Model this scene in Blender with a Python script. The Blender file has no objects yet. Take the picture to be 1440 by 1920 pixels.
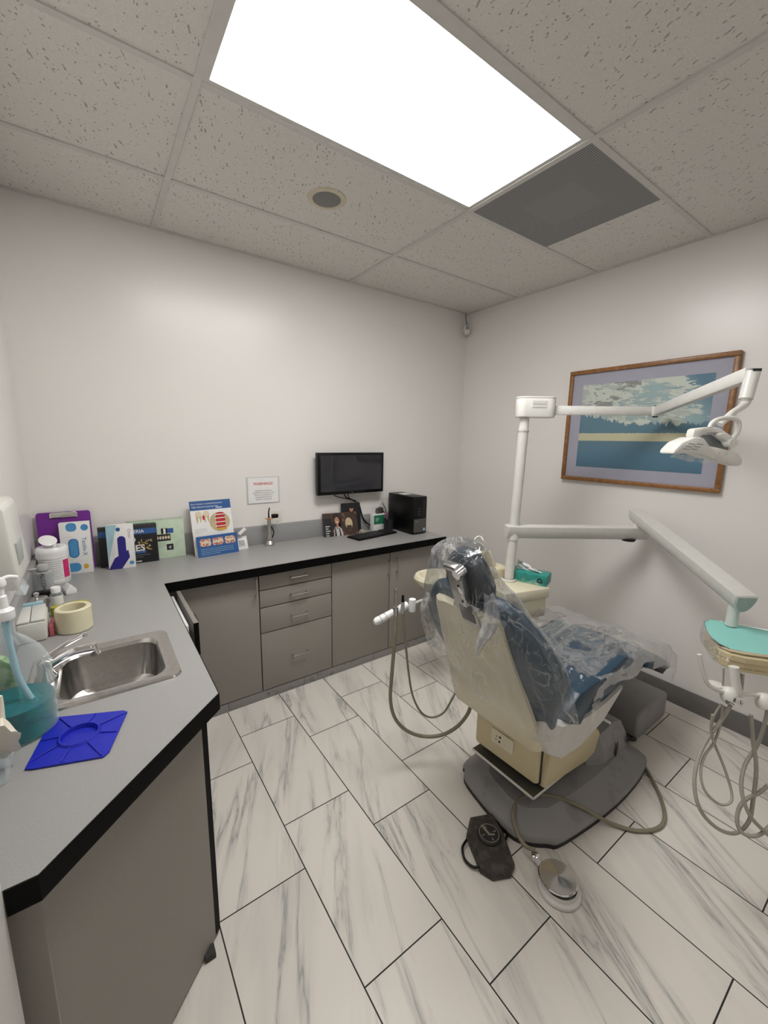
import bpy, bmesh, math, random
from mathutils import Vector, Matrix, noise
random.seed(7)
S = bpy.context.scene
COL = S.collection
# ------------------------------------------------------------------ camera, light, exposure
CX = Vector((-2.7846, -2.6955, 1.5639)); YAW, PITCH, ROLL, FPX = .6199, -.1754, .0171, 763.18
_f = Vector((math.sin(YAW)*math.cos(PITCH), math.cos(YAW)*math.cos(PITCH), math.sin(PITCH)))
_r = Vector((math.cos(YAW), -math.sin(YAW), 0)); _u = _r.cross(_f)
RV = math.cos(ROLL)*_r + math.sin(ROLL)*_u; UV = -math.sin(ROLL)*_r + math.cos(ROLL)*_u; FV = _f
cd = bpy.data.cameras.new('camera'); cam = bpy.data.objects.new('camera', cd); COL.objects.link(cam)
cd.sensor_fit = 'VERTICAL'; cd.sensor_height = 36; cd.lens = 36*FPX/1920; cd.clip_start = .02
cam.matrix_world = Matrix(((RV.x, UV.x, -FV.x, CX.x), (RV.y, UV.y, -FV.y, CX.y), (RV.z, UV.z, -FV.z, CX.z), (0, 0, 0, 1)))
S.camera = cam
S.view_settings.view_transform = 'Standard'; S.view_settings.look = 'None'; S.view_settings.gamma = 1
S.view_settings.use_curve_mapping = False; S.view_settings.exposure = 1.30
PANEL = 7.5           # radiance of the ceiling light diffuser, scaled down for the added fill panel
w = bpy.data.worlds.new('world'); S.world = w; w.use_nodes = True
w.node_tree.nodes['Background'].inputs[0].default_value = (.8, .85, .9, 1)
w.node_tree.nodes['Background'].inputs[1].default_value = .3
H, CT = 2.66, .85     # ceiling, counter top

def at(px, py, ax, val):            # where the sight line of a photo pixel meets a plane (measuring aid)
    d = FV + RV*(px-720)/FPX - UV*(py-960)/FPX
    return CX + d*((val-CX[ax])/d[ax])
def dp(px, py, dist):
    return CX + (FV + RV*(px-720)/FPX - UV*(py-960)/FPX)*dist
def V(*a): return Vector(a)

# ------------------------------------------------------------------ materials
class NT:
    def __init__(s, name):
        s.m = bpy.data.materials.new(name); s.m.use_nodes = True; s.t = s.m.node_tree; s.t.nodes.clear()
        s.out = s.t.nodes.new('ShaderNodeOutputMaterial')
    def n(s, typ, **kw):
        nd = s.t.nodes.new('ShaderNode'+typ)
        for k, v in kw.items(): setattr(nd, k, v)
        return nd
    def set(s, sock, v):
        if isinstance(v, bpy.types.NodeSocket): s.t.links.new(v, sock)
        elif isinstance(v, (tuple, list)) and len(v) == 3 and sock.type == 'RGBA': sock.default_value = (*v, 1)
        else: sock.default_value = v
    def math(s, op, a, b=0, c=0):
        nd = s.n('Math', operation=op); s.set(nd.inputs[0], a); s.set(nd.inputs[1], b); s.set(nd.inputs[2], c); return nd.outputs[0]
    def mix(s, f, a, b):
        nd = s.n('Mix', data_type='RGBA'); s.set(nd.inputs[0], f); s.set(nd.inputs[6], a); s.set(nd.inputs[7], b); return nd.outputs[2]
    def ramp(s, f, stops, interp='LINEAR'):
        nd = s.n('ValToRGB'); s.set(nd.inputs[0], f); cr = nd.color_ramp; cr.interpolation = interp
        while len(cr.elements) < len(stops): cr.elements.new(.5)
        for e, (p, c) in zip(cr.elements, stops):
            e.position = p; e.color = (*c, 1) if isinstance(c, tuple) else (c, c, c, 1)
        return nd.outputs[0]
    def pos(s): return s.n('NewGeometry').outputs['Position']
    def xyz(s, v):
        nd = s.n('SeparateXYZ'); s.set(nd.inputs[0], v); return nd.outputs
    def cmb(s, x, y, z):
        nd = s.n('CombineXYZ'); s.set(nd.inputs[0], x); s.set(nd.inputs[1], y); s.set(nd.inputs[2], z); return nd.outputs[0]
    def noise(s, vec, scale, detail=3, rough=.5, dist=0):
        nd = s.n('TexNoise'); s.set(nd.inputs['Vector'], vec); nd.inputs['Scale'].default_value = scale
        nd.inputs['Detail'].default_value = detail; nd.inputs['Roughness'].default_value = rough; nd.inputs['Distortion'].default_value = dist
        return nd.outputs[0]
    def bsdf(s, color, rough=.5, metal=0, bump=None, bstr=.1, bdist=.002, **kw):
        p = s.n('BsdfPrincipled'); s.set(p.inputs['Base Color'], color); s.set(p.inputs['Roughness'], rough); s.set(p.inputs['Metallic'], metal)
        for k, v in kw.items(): s.set(p.inputs[k.replace('_', ' ')], v)
        if bump is not None:
            b = s.n('Bump'); b.inputs['Strength'].default_value = bstr; b.inputs['Distance'].default_value = bdist
            s.set(b.inputs['Height'], bump); s.t.links.new(b.outputs[0], p.inputs['Normal'])
        return p.outputs[0]
    def done(s, sh): s.t.links.new(sh, s.out.inputs[0]); return s.m

def plain(name, col, rough=.5, metal=0, var=.06, scale=25, bstr=.05, **kw):
    t = NT(name); nz = t.noise(t.pos(), scale, 4)
    lo = tuple(c*(1-var) for c in col); hi = tuple(min(1, c*(1+var)) for c in col)
    return t.done(t.bsdf(t.ramp(nz, [(.3, lo), (.7, hi)]), rough, metal, t.noise(t.pos(), scale*8, 2), bstr, **kw))

def m_wall():
    t = NT('wall_paint'); n1 = t.noise(t.pos(), 1.2, 3)
    return t.done(t.bsdf(t.ramp(n1, [(.3, (.785, .760, .730)), (.7, (.81, .785, .755))]), .30, 0, t.noise(t.pos(), 140, 3), .12, .002, Specular_IOR_Level=.5))
def m_ceiling():
    t = NT('ceiling_tile'); p = t.pos(); x, y, z = t.xyz(p)
    warp = t.noise(p, 30, 2)
    v = t.n('TexVoronoi'); v.feature = 'F1'; v.inputs['Scale'].default_value = 76; v.inputs['Randomness'].default_value = 1
    t.set(v.inputs['Vector'], t.cmb(t.math('ADD', x, t.math('MULTIPLY', warp, .03)), t.math('ADD', t.math('MULTIPLY', y, .72), t.math('MULTIPLY', warp, .05)), z))
    # small fissures: near a cell centre, only in some cells, of differing size
    r = t.xyz(v.outputs['Color'])
    rad = t.math('ADD', .08, t.math('MULTIPLY', r[0], .22))
    hole = t.math('LESS_THAN', v.outputs['Distance'], rad)
    keep = t.math('GREATER_THAN', r[1], .12)
    hole = t.math('MULTIPLY', hole, keep)
    grain = t.noise(p, 240, 4, .7)
    base = t.ramp(grain, [(.3, (.67, .64, .605)), (.7, (.80, .768, .73))])
    col = t.mix(t.math('MULTIPLY', hole, .62), base, (.2, .19, .175))
    hgt = t.math('SUBTRACT', t.math('MULTIPLY', grain, .5), hole)
    return t.done(t.bsdf(col, .95, 0, hgt, .5, .004))
def m_floor():
    t = NT('marble_tile'); p = t.pos(); x, y, z = t.xyz(p)
    W, L = .3048, .6096
    u = t.math('DIVIDE', t.math('SUBTRACT', x, -2.2765), W); k = t.math('FLOOR', u)
    par = t.math('FLOORED_MODULO', k, 2)
    v = t.math('DIVIDE', t.math('ADD', t.math('SUBTRACT', y, -.7082), t.math('MULTIPLY', par, .2028)), L); j = t.math('FLOOR', v)
    fu = t.math('SUBTRACT', u, k); fv = t.math('SUBTRACT', v, j)
    du = t.math('MULTIPLY', t.math('MINIMUM', fu, t.math('SUBTRACT', 1, fu)), W)
    dv = t.math('MULTIPLY', t.math('MINIMUM', fv, t.math('SUBTRACT', 1, fv)), L)
    d = t.math('MINIMUM', du, dv); grout = t.math('LESS_THAN', d, .0021)
    wn = t.n('TexWhiteNoise', noise_dimensions='3D'); t.set(wn.inputs['Vector'], t.cmb(k, j, 0)); rn = t.xyz(wn.outputs['Color'])
    # vein direction leans a little from the tile's long side, differing per tile
    sl = t.math('ADD', -.62, t.math('MULTIPLY', rn[2], .45))
    xs = t.math('ADD', x, t.math('MULTIPLY', y, sl))
    q = t.cmb(t.math('ADD', t.math('MULTIPLY', xs, 7.5), t.math('MULTIPLY', rn[0], 40)), t.math('ADD', t.math('MULTIPLY', y, 1.0), t.math('MULTIPLY', rn[1], 40)), 0)
    n1 = t.noise(q, 1.0, 6, .58, .3)
    vein = t.math('ABSOLUTE', t.math('SUBTRACT', n1, .5))
    vs = t.ramp(vein, [(0, 1.0), (.012, .42), (.06, 0)])
    gate = t.ramp(t.noise(q, .7, 3), [(.46, 0), (.6, 1)])
    q2 = t.cmb(t.math('MULTIPLY', xs, 5), t.math('MULTIPLY', y, 1.1), t.math('MULTIPLY', rn[0], 30))
    cloud = t.ramp(t.noise(q2, 1.0, 5, .6), [(.5, 0), (.72, 1)])
    fine = t.noise(q, 9, 5, .7)
    vm = t.math('MULTIPLY', t.math('MULTIPLY', vs, gate), t.math('ADD', .25, fine))
    col = t.mix(t.math('MULTIPLY', cloud, .42), (.73, .69, .63), (.47, .455, .43))
    col = t.mix(t.math('MULTIPLY', vm, .95), col, (.20, .215, .21))
    col = t.mix(grout, col, (.025, .024, .024))
    rg = t.math('ADD', .32, t.math('MULTIPLY', grout, .5))
    return t.done(t.bsdf(col, rg, 0, t.math('MULTIPLY', grout, -1), .6, .002, Specular_IOR_Level=.42))
def m_laminate(name, a, b, rough=.42, scale=260):
    t = NT(name); n1 = t.noise(t.pos(), scale, 3, .7)
    return t.done(t.bsdf(t.ramp(n1, [(.35, a), (.65, b)]), rough, 0, t.noise(t.pos(), 400, 2), .06, .001))
def m_vent():
    t = NT('perforated_steel'); x, y, z = t.xyz(t.pos())
    a = t.math('FRACT', t.math('MULTIPLY', x, 130)); b = t.math('FRACT', t.math('MULTIPLY', y, 130))
    dx = t.math('SUBTRACT', a, .5); dy = t.math('SUBTRACT', b, .5)
    r = t.math('SQRT', t.math('ADD', t.math('MULTIPLY', dx, dx), t.math('MULTIPLY', dy, dy)))
    hole = t.math('LESS_THAN', r, .36)
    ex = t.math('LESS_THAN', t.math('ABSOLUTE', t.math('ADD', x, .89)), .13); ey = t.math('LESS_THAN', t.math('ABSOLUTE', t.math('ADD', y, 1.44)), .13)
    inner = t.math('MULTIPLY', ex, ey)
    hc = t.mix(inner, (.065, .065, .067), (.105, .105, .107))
    return t.done(t.bsdf(t.mix(hole, (.36, .36, .365), hc), .5, .2, t.math('MULTIPLY', hole, -1), .4, .003))
def m_film(name='clear_film', haze=.02, crease=.34, edge=.22, tint=(.86, .89, .92), bd=.012, refl=1.3):
    t = NT(name); p = t.pos(); x, y, z = t.xyz(p)
    q = t.cmb(t.math('ADD', x, t.math('MULTIPLY', z, .35)), t.math('MULTIPLY', y, 1.15), t.math('MULTIPLY', z, .55))
    n1 = t.noise(q, 8, 3, .5, 1.0); n2 = t.noise(q, 26, 2, .5, .6)
    cr = t.ramp(t.math('ABSOLUTE', t.math('SUBTRACT', n1, .5)), [(0, 1.0), (.006, .5), (.03, .0)])
    cr2 = t.ramp(t.math('ABSOLUTE', t.math('SUBTRACT', n2, .5)), [(0, .6), (.012, .2), (.04, .0)])
    gate = t.ramp(t.noise(p, 5, 2), [(.48, .1), (.6, 1)])
    lw = t.n('LayerWeight'); lw.inputs[0].default_value = .25
    fac = t.math('ADD', haze, t.math('MULTIPLY', t.math('MULTIPLY', t.math('MAXIMUM', cr, cr2), gate), crease)); fac = t.math('ADD', fac, t.math('MULTIPLY', t.math('POWER', lw.outputs['Facing'], 2), edge))
    fac = t.math('MINIMUM', fac, .8)
    b = t.n('Bump'); b.inputs['Strength'].default_value = 1; b.inputs['Distance'].default_value = bd; t.set(b.inputs['Height'], t.math('ADD', n1, t.math('MULTIPLY', n2, .3)))
    df = t.n('BsdfDiffuse'); t.set(df.inputs[0], tint); gl = t.n('BsdfGlossy'); gl.inputs['Roughness'].default_value = .06; t.t.links.new(b.outputs[0], gl.inputs['Normal'])
    fr = t.n('Fresnel'); fr.inputs[0].default_value = 1.45; t.t.links.new(b.outputs[0], fr.inputs['Normal'])
    tr = t.n('BsdfTransparent'); tr.inputs[0].default_value = (.985, .985, .985, 1)
    m1 = t.n('MixShader'); t.set(m1.inputs[0], t.math('MINIMUM', t.math('MULTIPLY', fr.outputs[0], refl), .5)); t.t.links.new(tr.outputs[0], m1.inputs[1]); t.t.links.new(gl.outputs[0], m1.inputs[2])
    mx = t.n('MixShader'); t.set(mx.inputs[0], fac); t.t.links.new(m1.outputs[0], mx.inputs[1]); t.t.links.new(df.outputs[0], mx.inputs[2])
    return t.done(mx.outputs[0])
def m_glass(name, col=(1, 1, 1), rough=.02, ior=1.3):
    t = NT(name)
    return t.done(t.bsdf(col, rough, 0, t.noise(t.pos(), 14, 2), .05, .002, Transmission_Weight=1.0, IOR=ior))
def m_thin(name, col=(.92, .95, .96), fac=.05, rough=.04):     # thin clear plastic wall
    t = NT(name); lw = t.n('LayerWeight'); lw.inputs[0].default_value = .3
    g = t.bsdf(col, rough, 0, t.noise(t.pos(), 22, 2), .15, .003, Specular_IOR_Level=.8); tr = t.n('BsdfTransparent'); tr.inputs[0].default_value = (*[min(1, c*1.02) for c in col], 1)
    mx = t.n('MixShader'); t.set(mx.inputs[0], t.math('ADD', fac, t.math('MULTIPLY', t.math('POWER', lw.outputs['Facing'], 1.5), .7)))
    t.t.links.new(tr.outputs[0], mx.inputs[1]); t.t.links.new(g, mx.inputs[2]); return t.done(mx.outputs[0])
def m_emit(name, col, st):
    t = NT(name); e = t.n('Emission'); n1 = t.noise(t.pos(), 6, 2)
    t.set(e.inputs[0], t.ramp(n1, [(.3, tuple(c*.985 for c in col)), (.7, col)])); e.inputs[1].default_value = st
    return t.done(e.outputs[0])
def m_seascape():
    t = NT('seascape_print'); x, y, z = t.xyz(t.pos())
    v = t.math('DIVIDE', t.math('SUBTRACT', z, 1.405), .545)            # 0 bottom .. 1 top
    u = t.math('DIVIDE', t.math('SUBTRACT', -1.13, y), .735)            # 0 left .. 1 right
    sea = t.ramp(t.math('ADD', v, t.math('MULTIPLY', t.noise(t.cmb(t.math('MULTIPLY', y, 4), t.math('MULTIPLY', z, 30), 0), 3, 4), .05)), [(0, (.045, .13, .20)), (.17, (.06, .17, .25)), (.34, (.08, .17, .23))])
    foam = t.ramp(t.noise(t.cmb(t.math('MULTIPLY', y, 6), t.math('MULTIPLY', z, 60), 0), 3, 5, .7), [(.6, 0), (.66, 1)], 'CONSTANT')
    sea = t.mix(t.math('MULTIPLY', foam, t.math('MULTIPLY', t.math('GREATER_THAN', v, .16), .25)), sea, (.16, .28, .35))
    q = t.cmb(t.math('MULTIPLY', t.math('SUBTRACT', y, t.math('MULTIPLY', z, .9)), 1), t.math('MULTIPLY', z, 2.6), 0)
    n1 = t.noise(q, 5.2, 9, .68, .25); n2 = t.noise(q, 8, 6, .7)
    blue = t.ramp(t.math('ADD', t.math('MULTIPLY', u, .6), t.math('MULTIPLY', v, .4)), [(.3, (.33, .38, .36)), (.75, (.30, .42, .43)), (.93, (.06, .17, .25))])
    cov = t.math('ADD', n1, t.math('MULTIPLY', t.math('SUBTRACT', .72, u), .16))
    sky = t.mix(t.ramp(cov, [(.51, 0), (.515, 1)]), blue, t.mix(t.math('GREATER_THAN', n2, .53), (.56, .60, .53), (.42, .47, .43)))
    grey = t.math('MULTIPLY', t.math('GREATER_THAN', n1, .56), t.math('LESS_THAN', u, .5))
    sky = t.mix(grey, sky, (.235, .25, .235))
    # row of small blue clouds over the bright strip
    bank = t.math('ADD', .515, t.math('MULTIPLY', t.math('SUBTRACT', t.noise(t.cmb(t.math('MULTIPLY', y, 9), 0, 0), 2.3, 5, .7), .5), .34))
    bank = t.math('ADD', bank, t.math('MULTIPLY', t.math('MAXIMUM', t.math('SUBTRACT', .42, u), 0), .36))
    sky = t.mix(t.math('LESS_THAN', v, bank), sky, (.085, .19, .255))
    edge = t.math('ADD', .415, t.math('MULTIPLY', t.math('SUBTRACT', t.noise(t.cmb(t.math('MULTIPLY', y, 20), 0, 0), 3, 4), .5), .03))
    col = t.mix(t.math('GREATER_THAN', v, edge), (.53, .51, .33), sky)
    col = t.mix(t.math('GREATER_THAN', v, .325), sea, col)
    return t.done(t.bsdf(col, .5))
def m_wood():
    t = NT('oak_frame'); x, y, z = t.xyz(t.pos())
    n1 = t.noise(t.cmb(t.math('MULTIPLY', x, 20), t.math('MULTIPLY', y, 6), t.math('MULTIPLY', z, 6)), 6, 5, .6, .4)
    return t.done(t.bsdf(t.ramp(n1, [(.3, (.18, .075, .022)), (.7, (.34, .155, .05))]), .38, 0, n1, .1))
def m_marks(name, base, marks, scale=60, thr=.6, rough=.5):
    t = NT(name); n1 = t.noise(t.pos(), scale, 4, .6)
    return t.done(t.bsdf(t.ramp(n1, [(thr-.03, base), (thr+.04, marks)]), rough))
def m_leather(name, col):
    t = NT(name); p = t.pos(); n1 = t.noise(p, 5, 4); v = t.n('TexVoronoi'); v.inputs['Scale'].default_value = 500; t.set(v.inputs['Vector'], p)
    hi = tuple(c*1.18 for c in col); lo = tuple(c*.85 for c in col)
    return t.done(t.bsdf(t.ramp(n1, [(.3, lo), (.7, hi)]), .33, 0, t.math('ADD', v.outputs['Distance'], t.math('MULTIPLY', t.noise(p, 30, 3), .6)), .12, .002))
def m_cream(name, a, b, stain=(.62, .45, .24)):
    t = NT(name); p = t.pos(); n1 = t.noise(p, 4, 4, .6); n2 = t.noise(p, 3, 3, .6)
    base = t.ramp(n1, [(.3, a), (.7, b)]); c = t.mix(t.ramp(n2, [(.52, 0), (.8, .6)]), base, stain)
    return t.done(t.bsdf(c, .42, 0, t.noise(p, 120, 2), .05))
def m_tissue():
    t = NT('tissue_box_print'); p = t.pos(); x, y, z = t.xyz(p); n1 = t.noise(p, 30, 4, .6)
    g = t.math('ADD', t.math('MULTIPLY', t.math('SUBTRACT', z, .74), 9), t.math('MULTIPLY', n1, .9))
    return t.done(t.bsdf(t.ramp(g, [(.3, (.40, .52, .42)), (.42, (.10, .38, .33)), (.62, (.02, .22, .19)), (.95, (.03, .30, .25))]), .4))

M = {}
M['wall'] = m_wall(); M['ceil'] = m_ceiling(); M['floor'] = m_floor(); M['vent'] = m_vent()
M['cab'] = m_laminate('grey_laminate', (.262, .243, .218), (.282, .262, .236), .5)
M['top'] = m_laminate('countertop_laminate', (.29, .283, .275), (.37, .362, .353), .36, 420)
M['splash'] = m_laminate('backsplash_laminate', (.27, .27, .27), (.33, .33, .33), .4, 420)
M['edge'] = plain('black_edge_band', (.002, .002, .0022), .55, bstr=.02, Specular_IOR_Level=.1)
M['kick'] = m_marks('kick_tile', (.26, .25, .24), (.17, .165, .16), 20, .62, .4)
M['rubber'] = plain('rubber_baseboard', (.16, .15, .145), .55)
M['tee'] = plain('tee_bar_enamel', (.62, .60, .575), .4, var=.03)
M['white'] = plain('white_plastic', (.78, .77, .73), .3, var=.03, bstr=.02)
M['whitepure'] = plain('bright_white_plastic', (.85, .85, .84), .3, var=.02, bstr=.02)
M['offwhite'] = plain('off_white_enamel', (.70, .69, .64), .34, var=.03, bstr=.02)
M['armgrey'] = plain('pale_grey_enamel', (.68, .67, .63), .36, var=.03, bstr=.02)
M['capgrey'] = plain('grey_green_cap', (.42, .44, .42), .4)
M['cream'] = m_cream('cream_plastic', (.72, .67, .50), (.78, .73, .56), (.70, .56, .34))
M['cream2'] = m_cream('yellowed_plastic', (.62, .53, .32), (.68, .59, .38))
M['pan'] = plain('white_seat_pan', (.66, .64, .61), .38, var=.04)
M['blue'] = m_leather('blue_vinyl', (.020, .052, .088))
M['darkblue'] = m_leather('dark_blue_vinyl', (.010, .020, .034))
M['film'] = m_film(); M['film2'] = m_film('seat_film', .02, .07, .2, bd=.004, refl=.55)
M['filmedge'] = m_film('folded_film', .34, .5, .2, (.75, .77, .82))
M['base'] = m_marks('chair_base_cover', (.29, .28, .28), (.245, .235, .235), 9, .6, .5)
M['basedark'] = plain('dark_rubber', (.02, .018, .018), .6)
M['plate'] = plain('steel_plate', (.10, .095, .085), .4, .3)
M['chrome'] = plain('chrome', (.82, .82, .82), .1, 1, var=.02, bstr=.01)
M['steel'] = plain('brushed_steel', (.55, .54, .53), .28, 1, var=.1, scale=60, bstr=.05)
M['sinkst'] = plain('sink_steel', (.50, .485, .465), .24, 1, var=.08, scale=90, bstr=.03)
M['nickel'] = plain('satin_nickel', (.62, .61, .58), .25, 1, var=.03)
M['black'] = plain('black_plastic', (.004, .004, .0045), .32, bstr=.02, Specular_IOR_Level=.28)
M['mblack'] = plain('matt_black_plastic', (.014, .014, .015), .55)
M['screen'] = plain('screen_glass', (.026, .026, .032), .05, var=.01, bstr=0)
M['keys'] = plain('black_keys', (.022, .022, .024), .5)
M['pedal'] = m_marks('worn_brown_rubber', (.035, .028, .024), (.065, .055, .046), 30, .55, .55)
M['hose'] = plain('olive_hose', (.24, .215, .15), .42, var=.1); M['hose2'] = plain('tan_grey_hose', (.38, .36, .31), .4, var=.06)
M['print'] = m_seascape(); M['mat'] = plain('lavender_mat_board', (.36, .355, .43), .6, var=.02); M['wood'] = m_wood()
M['paper'] = plain('white_paper', (.80, .79, .77), .6, var=.02); M['purple'] = plain('purple_plastic', (.16, .015, .26), .32)
M['royal'] = plain('royal_blue_rubber', (.008, .016, .42), .45, bstr=.15, scale=60)
M['bluep'] = plain('blue_print', (.025, .10, .30), .4); M['sky'] = plain('sky_blue_print', (.07, .28, .55), .4)
M['skyd'] = plain('deep_sky_blue', (.02, .15, .36), .4); M['lblue'] = plain('light_blue_print', (.35, .55, .62), .4)
M['magenta'] = plain('magenta_print', (.62, .03, .16), .4); M['gold'] = plain('gold_print', (.62, .38, .05), .4)
M['blackp'] = plain('black_print', (.008, .008, .01), .4); M['grayp'] = plain('grey_print', (.3, .3, .31), .5)
M['mint'] = plain('pale_green_card', (.54, .66, .50), .45); M['green'] = plain('green_print', (.02, .18, .09), .45)
M['redp'] = plain('red_print', (.50, .02, .02), .45); M['beige'] = plain('beige_print', (.52, .42, .25), .45); M['tooth'] = plain('tooth_print', (.68, .58, .42), .45)
M['gum'] = m_marks('gum_photo_print', (.36, .10, .07), (.72, .55, .42), 90, .5); M['indigo'] = plain('indigo_glove', (.02, .015, .20), .4)
M['skin'] = plain('skin_print', (.42, .20, .12), .5); M['hairp'] = plain('hair_print', (.015, .010, .010), .5); M['brownp'] = m_marks('warm_photo_print', (.045, .022, .016), (.22, .09, .035), 16, .58)
M['shirt'] = plain('pale_shirt_print', (.50, .47, .45), .5); M['bluesh'] = plain('blue_shirt_print', (.14, .17, .27), .5)
M['wax'] = plain('cream_tape', (.74, .70, .50), .5, var=.03, Subsurface_Weight=.2); M['ytape'] = plain('amber_tape', (.42, .38, .02), .15)
M['shell'] = m_marks('shell_surface', (.80, .74, .62), (.58, .46, .32), 30, .66); M['jugcap'] = M['whitepure']
M['clear'] = m_thin('clear_plastic'); M['acrylic'] = m_thin('clear_acrylic', (.93, .95, .95), .1)
M['liquid'] = plain('turquoise_mouthwash', (.01, .50, .55), .05, Transmission_Weight=.8, IOR=1.33)
M['alc'] = m_thin('smoky_clear_plastic', (.72, .74, .75), .3); M['pouch'] = m_marks('green_pouch_print', (.12, .28, .09), (.40, .48, .25), 16, .52, .3)
M['teal'] = plain('aqua_tray_paper', (.28, .66, .60), .55, var=.02); M['tissue'] = m_tissue(); M['foam'] = plain('white_tissue', (.82, .82, .82), .8)
M['amber'] = plain('orange_shield', (.62, .26, .13), .2); M['socket'] = plain('ivory_plate', (.70, .68, .62), .35)
M['grille'] = m_marks('speaker_grille', (.22, .22, .22), (.15, .15, .15), 400, .5); M['yring'] = plain('yellowed_ring', (.62, .56, .43), .5)
M['lampglass'] = plain('grey_reflector_glass', (.30, .32, .35), .12, bstr=0); M['light'] = m_emit('light_diffuser', (1, .985, .965), PANEL); M['fill_light'] = m_emit('fill_light_diffuser', (1, .975, .94), PANEL*.14)
M['cardbd'] = plain('grey_card', (.42, .42, .42), .5); M['pinktab'] = plain('pink_strip', (.55, .12, .15), .4)
M['frost'] = m_thin('frosted_plastic', (.80, .80, .84), .45, .3)

# ------------------------------------------------------------------ mesh builder
def frame(o, x, y):
    x = Vector(x).normalized(); y = Vector(y); z = x.cross(y).normalized(); y = z.cross(x)
    return Matrix(((x.x, y.x, z.x, o[0]), (x.y, y.y, z.y, o[1]), (x.z, y.z, z.z, o[2]), (0, 0, 0, 1)))
def spline(pts, n=8, closed=False):
    P = [Vector(p) for p in pts]; m = len(P); out = []
    for i in range(m if closed else m-1):
        if closed: a, b, c, d = P[i-1], P[i], P[(i+1) % m], P[(i+2) % m]
        else: a, b, c, d = P[max(i-1, 0)], P[i], P[i+1], P[min(i+2, m-1)]
        for k in range(n):
            t = k/n; out.append(.5*((2*b)+(c-a)*t+(2*a-5*b+4*c-d)*t*t+(3*b-a-3*c+d)*t**3))
    if not closed: out.append(P[-1])
    return out
class MB:
    def __init__(s): s.v = []; s.f = []; s.mi = []; s.sm = []; s.mats = []
    def m(s, mat):
        if mat not in s.mats: s.mats.append(mat)
        return s.mats.index(mat)
    def add(s, vs, fs, mat, smooth=False, X=None):
        o = len(s.v); s.v += [(X @ Vector(v) if X is not None else Vector(v)) for v in vs]
        k = s.m(mat)
        for f in fs: s.f.append([i+o for i in f]); s.mi.append(k); s.sm.append(smooth)
        return s
    def bm(s, b, mat, smooth=False, X=None):
        b.verts.ensure_lookup_table(); b.verts.index_update()
        s.add([v.co.copy() for v in b.verts], [[v.index for v in f.verts] for f in b.faces], mat, smooth, X); b.free(); return s
    def box(s, lo, hi, mat, bev=0, X=None, seg=2):
        b = bmesh.new(); bmesh.ops.create_cube(b, size=1)
        for v in b.verts: v.co = Vector([lo[i]+(v.co[i]+.5)*(hi[i]-lo[i]) for i in range(3)])
        if bev > 0: bmesh.ops.bevel(b, geom=b.edges[:], offset=bev, segments=seg, profile=.5, affect='EDGES')
        return s.bm(b, mat, bev > 0, X)
    def prism(s, poly, z0, z1, mat, X=None, bev=0, smooth=False):
        b = bmesh.new(); vs = [b.verts.new((p[0], p[1], z0)) for p in poly]; f = b.faces.new(vs)
        r = bmesh.ops.extrude_face_region(b, geom=[f]); 
        for e in r['geom']:
            if isinstance(e, bmesh.types.BMVert): e.co.z = z1
        bmesh.ops.recalc_face_normals(b, faces=b.faces[:])
        if bev > 0: bmesh.ops.bevel(b, geom=b.edges[:], offset=bev, segments=2, profile=.5, affect='EDGES')
        return s.bm(b, mat, smooth or bev > 0, X)
    def cyl(s, p0, p1, r, mat, r2=None, seg=24, caps=True):
        p0 = Vector(p0); p1 = Vector(p1); r2 = r if r2 is None else r2
        z = (p1-p0).normalized(); x = z.orthogonal().normalized(); y = z.cross(x); vs = []
        for p, rr in ((p0, r), (p1, r2)):
            for i in range(seg): a = 2*math.pi*i/seg; vs.append(p+x*math.cos(a)*rr+y*math.sin(a)*rr)
        s.add(vs, [[i, (i+1) % seg, seg+(i+1) % seg, seg+i] for i in range(seg)], mat, True)
        if caps: s.add(vs, [list(range(seg))[::-1], list(range(seg, 2*seg))], mat)
        return s
    def tube(s, pts, r, mat, n=8, seg=10, closed=False, smooth=True, caps=True):
        P = spline(pts, n, closed) if smooth and len(pts) > 2 else [Vector(p) for p in pts]
        m = len(P); R = r if callable(r) else (lambda t: r); rings = []; nrm = None
        for i, p in enumerate(P):
            a = P[i-1] if (i > 0 or closed) else P[i]; b = P[(i+1) % m] if (i < m-1 or closed) else P[i]
            t = (b-a).normalized()
            if nrm is None: nrm = t.orthogonal().normalized()
            else: nrm = (nrm-t*nrm.dot(t)).normalized()
            bi = t.cross(nrm); rr = R(i/(m-1))
            rings.append([p+(nrm*math.cos(2*math.pi*k/seg)+bi*math.sin(2*math.pi*k/seg))*rr for k in range(seg)])
        return s.loft(rings, mat, closed, caps)
    def loft(s, rings, mat, closed=False, caps=True, open_ring=False, smooth=True):
        m = len(rings); k = len(rings[0]); vs = [v for r in rings for v in r]; fs = []
        for i in range(m if closed else m-1):
            j = (i+1) % m
            for q in range(k-1 if open_ring else k):
                q2 = (q+1) % k; fs.append([i*k+q, i*k+q2, j*k+q2, j*k+q])
        s.add(vs, fs, mat, smooth)
        if caps and not closed and not open_ring: s.add(vs, [list(range(k))[::-1], list(range((m-1)*k, m*k))], mat, False)
        return s
    def lathe(s, prof, c, mat, seg=32, X=None, squash=1):
        X = X if X is not None else Matrix.Translation(c)
        rings = [[X @ Vector((r*math.cos(2*math.pi*k/seg), squash*r*math.sin(2*math.pi*k/seg), z)) for k in range(seg)] for r, z in prof]
        return s.loft(rings, mat, caps=False)
    def ell(s, c, rx, ry, mat, X, z=0, n=24):
        return s.add([(c[0]+rx*math.cos(2*math.pi*i/n), c[1]+ry*math.sin(2*math.pi*i/n), z) for i in range(n)], [list(range(n))], mat, False, X)
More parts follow.
